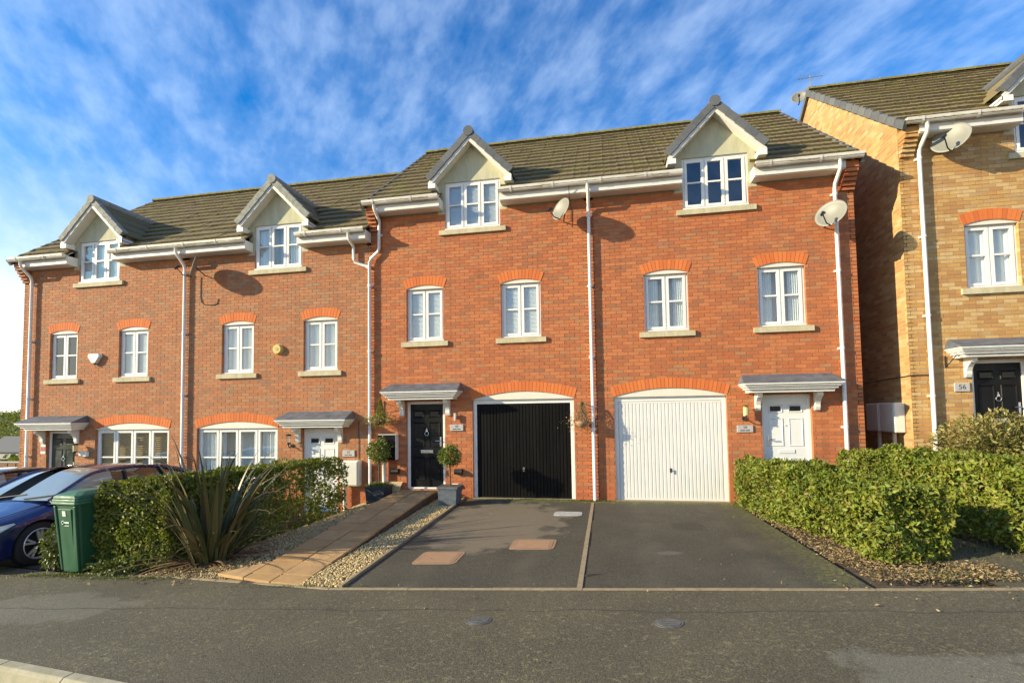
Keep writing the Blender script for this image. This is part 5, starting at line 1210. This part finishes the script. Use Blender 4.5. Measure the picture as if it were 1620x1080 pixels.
for s in (-1, 1): obj('corner_rib', MB().hexa([(s * .165 - .02, -.182, .05), (s * .165 + .02, -.182, .05), (s * .165 + .02, -.15, .05), (s * .165 - .02, -.15, .05), (s * .205 - .022, -.285, .94), (s * .205 + .022, -.285, .94), (s * .205 + .022, -.24, .94), (s * .205 - .022, -.24, .94)]), 'bin_green', bn, bevel=.01)
for k, (hw, hd, z) in enumerate(((.275, .305, .965), (.268, .298, 1.0), (.258, .288, 1.035))): obj('rim', loft([ring(hw, hd, z, 0, .03), ring(hw - .004, hd - .004, z + .03, 0, .03)]), 'bin_lid', bn, bevel=.006)
obj('lid', loft([ring(.262, .292, 1.066, .0, .05), ring(.25, .28, 1.085, .01, .06), ring(.15, .18, 1.125, .03, .07)]), 'bin_lid', bn, smooth=False, bevel=.01)
obj('handle', MB().tube([(-.2, .33, 1.02), (.2, .33, 1.02)], .016, 8), 'bin_lid', bn)
for s in (-1, 1): obj('wheel', MB().tube([(s * .19, .24, .10), (s * .24, .24, .10)], .10, 18), 'rubber_black', bn)
def bin_y(z): return -.172 - (z - .10) * (.105 / .80) - .004
obj('sticker', MB().add([(-.05, bin_y(.80), .80), (.02, bin_y(.80), .80), (.02, bin_y(.875), .875), (-.05, bin_y(.875), .875)], [(0, 1, 2, 3)]), 'label_white', bn)
z = .715; c = [(-.055 + .022 * math.cos(a), bin_y(z) - .001, z + .022 * math.sin(a)) for a in [k * .524 for k in range(12)]]; obj('logo', MB().tube(c + [c[0]], .006, 5), 'label_white', bn)
obj('logo_bar', MB().box(-.022, .075, bin_y(.71) - .003, bin_y(.71) + .002, .705, .725), 'label_white', bn); obj('logo_line', MB().box(-.022, .07, bin_y(.67) - .003, bin_y(.67) + .002, .668, .676), 'label_white', bn)

# ------------------------------------------------------------------ cars
def cr(xs, ys, x):  # smooth interpolation
    return float(np.interp(x, xs, ys))
def smooth_curve(pts, n):
    out = []; P = [Vector(p) for p in pts]
    for i in range(len(P) - 1):
        p0, p1, p2, p3 = P[max(i - 1, 0)], P[i], P[i + 1], P[min(i + 2, len(P) - 1)]
        for k in range(n):
            t = k / n; out.append(.5 * ((2 * p1) + (p2 - p0) * t + (2 * p0 - 5 * p1 + 4 * p2 - p3) * t * t + (3 * p1 - p0 - 3 * p2 + p3) * t ** 3))
    out.append(P[-1]); return out
def car(name, label, loc, paint, rotz=0):
    root = thing(name, label, 'car', loc, local=True, rotz=rotz)
    # stations: s, half width, sill z, belt/top z at centre, shoulder z
    ST = [(.00, .52, .34, .60, .56), (.06, .70, .24, .70, .64), (.20, .83, .20, .78, .70), (.45, .895, .19, .85, .76), (.80, .915, .19, .925, .83), (1.12, .92, .19, 1.0, .90), (1.5, .925, .19, 1.02, .95), (2.2, .93, .19, 1.03, .96), (3.0, .93, .19, 1.04, .97), (3.7, .92, .20, 1.05, .98), (4.2, .89, .24, 1.04, .95), (4.45, .84, .30, 1.0, .90), (4.60, .74, .36, .92, .82)]
    cur = [smooth_curve([(st[0], st[i], 0) for st in ST], 5) for i in range(1, 5)]
    rings = []
    for a, b, c, d in zip(*cur):
        s, w, zs, zt, zh = a.x, a.y, b.y, c.y, d.y
        half = [(0, zt), (w * .45, zt - .010), (w * .76, zt - .045), (w * .90, (zt + zh) / 2 - .03), (w * .965, zh - .035), (w * .995, zh - .13), (w * 1.0, (zh + zs) / 2 + .02), (w * .985, zs + .16), (w * .96, zs + .05), (w * .90, zs), (w * .4, zs - .01), (0, zs - .01)]
        full = half + [(-x, z) for x, z in half[-2:0:-1]]
        rings.append([(x, s, z) for x, z in full])
    body = loft(rings); me = body.mesh('body', True); bm_o = bpy.data.objects.new('body', me); COL.objects.link(bm_o)
    cuts = []
    for s in (.86, 3.55):
        cm = MB().tube([(-1.2, s, .345), (1.2, s, .345)], .385, 36).mesh('cut'); co = bpy.data.objects.new('cut', cm); COL.objects.link(co); cuts.append(co)
        md = bm_o.modifiers.new('b', 'BOOLEAN'); md.object = co; md.operation = 'DIFFERENCE'; md.solver = 'EXACT'
    bpy.context.view_layer.update(); me2 = bpy.data.meshes.new_from_object(bm_o.evaluated_get(bpy.context.evaluated_depsgraph_get()))
    for o in cuts + [bm_o]: bpy.data.objects.remove(o)
    me2.materials.clear(); me2.polygons.foreach_set('use_smooth', [True] * len(me2.polygons))
    try: me2.set_sharp_from_angle(angle=R_(35))
    except Exception: pass
    bo = obj('body', me2, paint, root)
    for s in (.86, 3.55): obj('wheel_arch_liner', MB().tube([(-.80, s, .36), (.80, s, .36)], .40, 28), 'car_trim', root)
    # cabin: glass shell, painted roof and pillars
    G = [(1.05, .70, 1.00, 1.0), (1.35, .735, 1.0, 1.17), (1.75, .70, 1.0, 1.37), (2.05, .66, 1.0, 1.435), (2.5, .64, 1.0, 1.455), (3.0, .63, 1.01, 1.43), (3.5, .60, 1.02, 1.34), (3.9, .60, 1.03, 1.20), (4.2, .62, 1.02, 1.05)]
    gc = [smooth_curve([(g[0], g[i], 0) for g in G], 5) for i in range(1, 4)]; rg = []; edge = {1: [], -1: []}; belt = {1: [], -1: []}; top = []
    for a, b, c in zip(*gc):
        s, wt, z0, z1 = a.x, a.y, b.y, max(c.y, b.y + .004); wb = .845; k = min(1, (z1 - z0) / .42); wtop = wb * (1 - k) * .98 + wt * k
        half = [(0, z1), (wtop * .5, z1 - .008), (wtop * .86, z1 - .03 * k - .003), (wtop, z1 - .075 * k - .004), (wb, z0 - .06)]
        rg.append([(x, s, z) for x, z in half] + [(-x, s, z) for x, z in half[::-1][:-1]])
        for sd_ in (1, -1): edge[sd_].append((sd_ * (wtop * .97), s, z1 - .05 * k)); belt[sd_].append((sd_ * (wb + .012), s, z0 - .045))
        top.append([(x, s, z + .006) for x, z in half[:4]])
    n = len(rg[0]); vs = [p for r in rg for p in r]; fs = [(i * n + k, i * n + k + 1, (i + 1) * n + k + 1, (i + 1) * n + k) for i in range(len(rg) - 1) for k in range(n - 1)]
    def strip_(a, b): return MB().add([p for r in rg[a:b + 1] for p in r], [(i * n + k, i * n + k + 1, (i + 1) * n + k + 1, (i + 1) * n + k) for i in range(b - a) for k in range(n - 1)])
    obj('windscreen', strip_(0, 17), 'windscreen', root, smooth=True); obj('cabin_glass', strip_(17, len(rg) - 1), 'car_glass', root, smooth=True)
    i0, i1 = 16, len(top) - 12; rf = [[(-x, y, z) for x, y, z in r[:0:-1]] + r for r in top[i0:i1]]
    obj('roof', loft(rf, False), paint, root, smooth=True)
    for sd_ in (1, -1):
        obj('pillar', MB().tube(edge[sd_][:i0 + 2], .030, 8), paint, root, smooth=True); obj('roof_rail', MB().tube(edge[sd_][i0:i1], .032, 8), paint, root, smooth=True); obj('pillar', MB().tube(edge[sd_][i1 - 1:], .05, 8), paint, root, smooth=True)
        obj('window_trim', MB().tube(belt[sd_][2:-4], .012, 6), 'chrome', root, smooth=True)
        for s in (2.45, 3.3): obj('pillar', MB().tube([(sd_ * .855, s, .97), (sd_ * .66, s + .05, 1.36)], .03, 6), 'car_trim', root)
        mir = obj('mirror', MB().tube([(sd_ * .90, 1.55, 1.02), (sd_ * 1.0, 1.53, 1.05), (sd_ * 1.08, 1.55, 1.05)], [.035, .085, .05], 12), paint, root, smooth=True)
        # lamp: wedge wrapping the corner
        hl = [(sd_ * .60, .075, .60), (sd_ * .60, .065, .70), (sd_ * .80, .17, .725), (sd_ * .905, .48, .765), (sd_ * .925, .50, .73), (sd_ * .90, .30, .64), (sd_ * .80, .135, .61)]
        ctr = Vector((sd_ * .70, .4, .64)); vv = hl + [tuple(Vector(p).lerp(ctr, .25)) for p in hl]; m_ = len(hl)
        hd = obj('headlight', MB().add([tuple(Vector(p) + Vector((sd_ * .022, -.025, 0))) for p in hl] + vv[m_:], [tuple(range(m_))] + [(k, (k + 1) % m_, m_ + (k + 1) % m_, m_ + k) for k in range(m_)]), 'headlamp', root)
        obj('lens_bezel', MB().tube([tuple(Vector(p) + Vector((sd_ * .024, -.027, 0))) for p in hl + hl[:1]], .007, 5), 'car_trim', hd)
        for s in (1.62, 2.62): obj('door_handle', MB().tube([(sd_ * .935, s + .55, .86), (sd_ * .955, s + .60, .865), (sd_ * .955, s + .74, .865), (sd_ * .935, s + .78, .86)], .012, 6), paint, root)
        obj('crease', MB().tube([(sd_ * (.905 if s < .6 else .925), s, .70 + .03 * s / 4) for s in (1.3, 2.0, 3.0)], .006, 5), paint, root)
        for s in (.86, 3.55):
            xw = sd_ * .80; th = []
            wh = obj('wheel', inset_local(MB().lathe([(.235, -.10), (.325, -.105), (.345, -.07), (.345, .07), (.325, .105), (.235, .10)], 40, cap=False), Matrix.Translation((xw, s, .345)) @ Matrix.Rotation(R_(90), 4, 'Y')), 'tyre', root, smooth=True)
            rim = MB(); xo = sd_ * .905
            nn = 36
            for ra, rb, xa in ((.205, .245, xo), ):
                v_ = []
                for k in range(nn):
                    a = 6.28318 * k / nn; v_ += [(xo - sd_ * .005, s + .248 * math.cos(a), .345 + .248 * math.sin(a)), (xo + sd_ * .004, s + .236 * math.cos(a), .345 + .236 * math.sin(a)), (xo - sd_ * .05, s + .215 * math.cos(a), .345 + .215 * math.sin(a))]
                rim.add(v_, [(3 * k + j, 3 * ((k + 1) % nn) + j, 3 * ((k + 1) % nn) + j + 1, 3 * k + j + 1) for k in range(nn) for j in (0, 1)])
            obj('rim', rim, 'alloy', wh)
            obj('brake_disc', MB().tube([(xo - sd_ * .10, s, .345), (xo - sd_ * .085, s, .345)], .21, 24), 'car_trim', wh)
            for k in range(10):
                a = 6.28318 * (k // 2) / 5 + (.17 if k % 2 else -.17) + .3; ca, sa = math.cos(a), math.sin(a); a0 = 6.28318 * (k // 2) / 5 + .3
                p0 = Vector((xo - sd_ * .02, s + .05 * math.cos(a0), .345 + .05 * math.sin(a0))); p1 = Vector((xo - sd_ * .012, s + .225 * ca, .345 + .225 * sa)); t_ = Vector((0, -sa, ca)) * .016
                dd = Vector((sd_ * .02, 0, 0)); obj('spoke', MB().hexa([tuple(p0 - t_ - dd), tuple(p1 - t_ - dd), tuple(p1 + t_ - dd), tuple(p0 + t_ - dd), tuple(p0 - t_), tuple(p1 - t_), tuple(p1 + t_), tuple(p0 + t_)]), 'alloy', wh)
            obj('hub', MB().tube([(xo - sd_ * .05, s, .345), (xo - sd_ * .008, s, .345)], .055, 16), 'car_trim', wh)
    for sx in (-1, 1): obj('bonnet_seam', MB().tube([(sx * (.62 + .10 * t), .12 + .95 * t, .757 + .21 * t - .02 * t * t) for t in lin(0, 1, 6)], .006, 5), 'car_trim', root)
    obj('grille', MB().box(-.42, .42, -.012, .06, .42, .60), 'car_trim', root, bevel=.02); obj('lower_intake', MB().box(-.55, .55, .02, .1, .24, .36), 'car_trim', root, bevel=.02)
    for sx in (-.35, .25): obj('wiper', MB().tube([(sx, 1.06, 1.02), (sx + .5, 1.17, 1.075)], .012, 5), 'car_trim', root)
    obj('number_plate', MB().box(-.26, .26, -.03, -.01, .36, .46), 'label_white', root)
    return root
car('parked_car', 'dark blue saloon car parked nose out behind the green bin', (-9.80, -5.02, -.475), 'car_blue')
car('parked_car', 'black car parked on the far side of the blue car', (-12.75, -4.75, -.60), 'car_black')
tag(obj('windscreen_permit', MB().box(-9.22, -9.12, -3.63, -3.628, .60, .63), 'alarm_red'), 'small red sticker low in the blue car windscreen', 'sticker')

# ------------------------------------------------------------------ beyond the left end of the terrace
fn = thing('fence', 'brown close boarded wooden fence beyond the terrace end', 'fence', (-19.5, 3.0, -.9))
for k in range(46):
    x = -23.9 + k * .18; obj('board', MB().box(x, x + .172, 2.985 + .012 * (k % 2), 3.005 + .012 * (k % 2), zg(x, 3) - .05, .42), 'fence_wood', fn)
obj('top_rail', MB().box(-23.9, -15.62, 2.97, 3.05, .421, .47), 'far_wall', fn)
shrub('garden_bush', 'dark garden bush mass beyond the wooden fence', (-25.5, 6.0, -1.5), (6.5, 1.4, .95), 5200, .22, .12, 'hedge_dark', cat='bush', stems=8)
def far_house(label, x, y, z, w, h):
    r = thing('distant_house', label, 'house', (x, y, z)); obj('wall', MB().box(x - w / 2, x + w / 2, y, y + 7, z, z + h), 'far_wall', r)
    obj('roof', MB().prism([(y - .4, z + h), (y + 7.4, z + h), (y + 3.5, z + h + 2.6)], lambda u, v, d: (d, u, v), x - w / 2 - .3, x + w / 2 + .3), 'far_roof', r)
    for k in (-1, 1): obj('window', MB().box(x + k * w * .25 - .6, x + k * w * .25 + .6, y - .05, y, z + h * .55, z + h * .8), 'car_glass', r)
far_house('pale grey distant house low against the wooded hill', -108, 62, -8.5, 9, 4.6); far_house('distant house with dark roof left of the wooded hill', -131, 78, -9, 10, 4.6)
mb = MB(); nx_, ny_ = 90, 8; vs = []
for i in range(nx_ + 1):
    for j in range(ny_ + 1):
        x = -700 + 560 * i / nx_; y = 150 + 160 * j / ny_; t = j / ny_; hgt = math.sin(math.pi * min(1, t * .9)) * (13.2 + 2 * math.sin(x * .013) + 1.0 * math.sin(x * .05)) * min(1, (i / 14)) * min(1, (nx_ - i) / 10)
        vs.append((x, y, -11 + hgt))
struct(obj('hill', mb.add(vs, [(i * (ny_ + 1) + j, (i + 1) * (ny_ + 1) + j, (i + 1) * (ny_ + 1) + j + 1, i * (ny_ + 1) + j + 1) for i in range(nx_) for j in range(ny_)]), 'far_green', smooth=True))
n = 26000; HX = RNG.uniform(-430, -190, n); HT = RNG.random(n); HY = 150 + 130 * HT
HZ = -11 + np.sin(np.pi * np.minimum(1, (HY - 150) / 160 * .9)) * (13.2 + 2 * np.sin(HX * .013) + 1.0 * np.sin(HX * .05)) + np.abs(RNG.normal(0, 1.4, n)) - .5
V, F = leaves(np.column_stack([HX, HY, HZ]), RNG.normal(0, 1, (n, 3)), RNG.normal(0, 1, (n, 3)), RNG.uniform(.7, 1.7, n), RNG.uniform(.6, 1.3, n)); wd = bulk('woodland', V, F, 'hedge_dark'); wd['kind'] = 'stuff'; tag(wd, 'dark wooded hillside on the horizon past the terrace end', 'woodland')
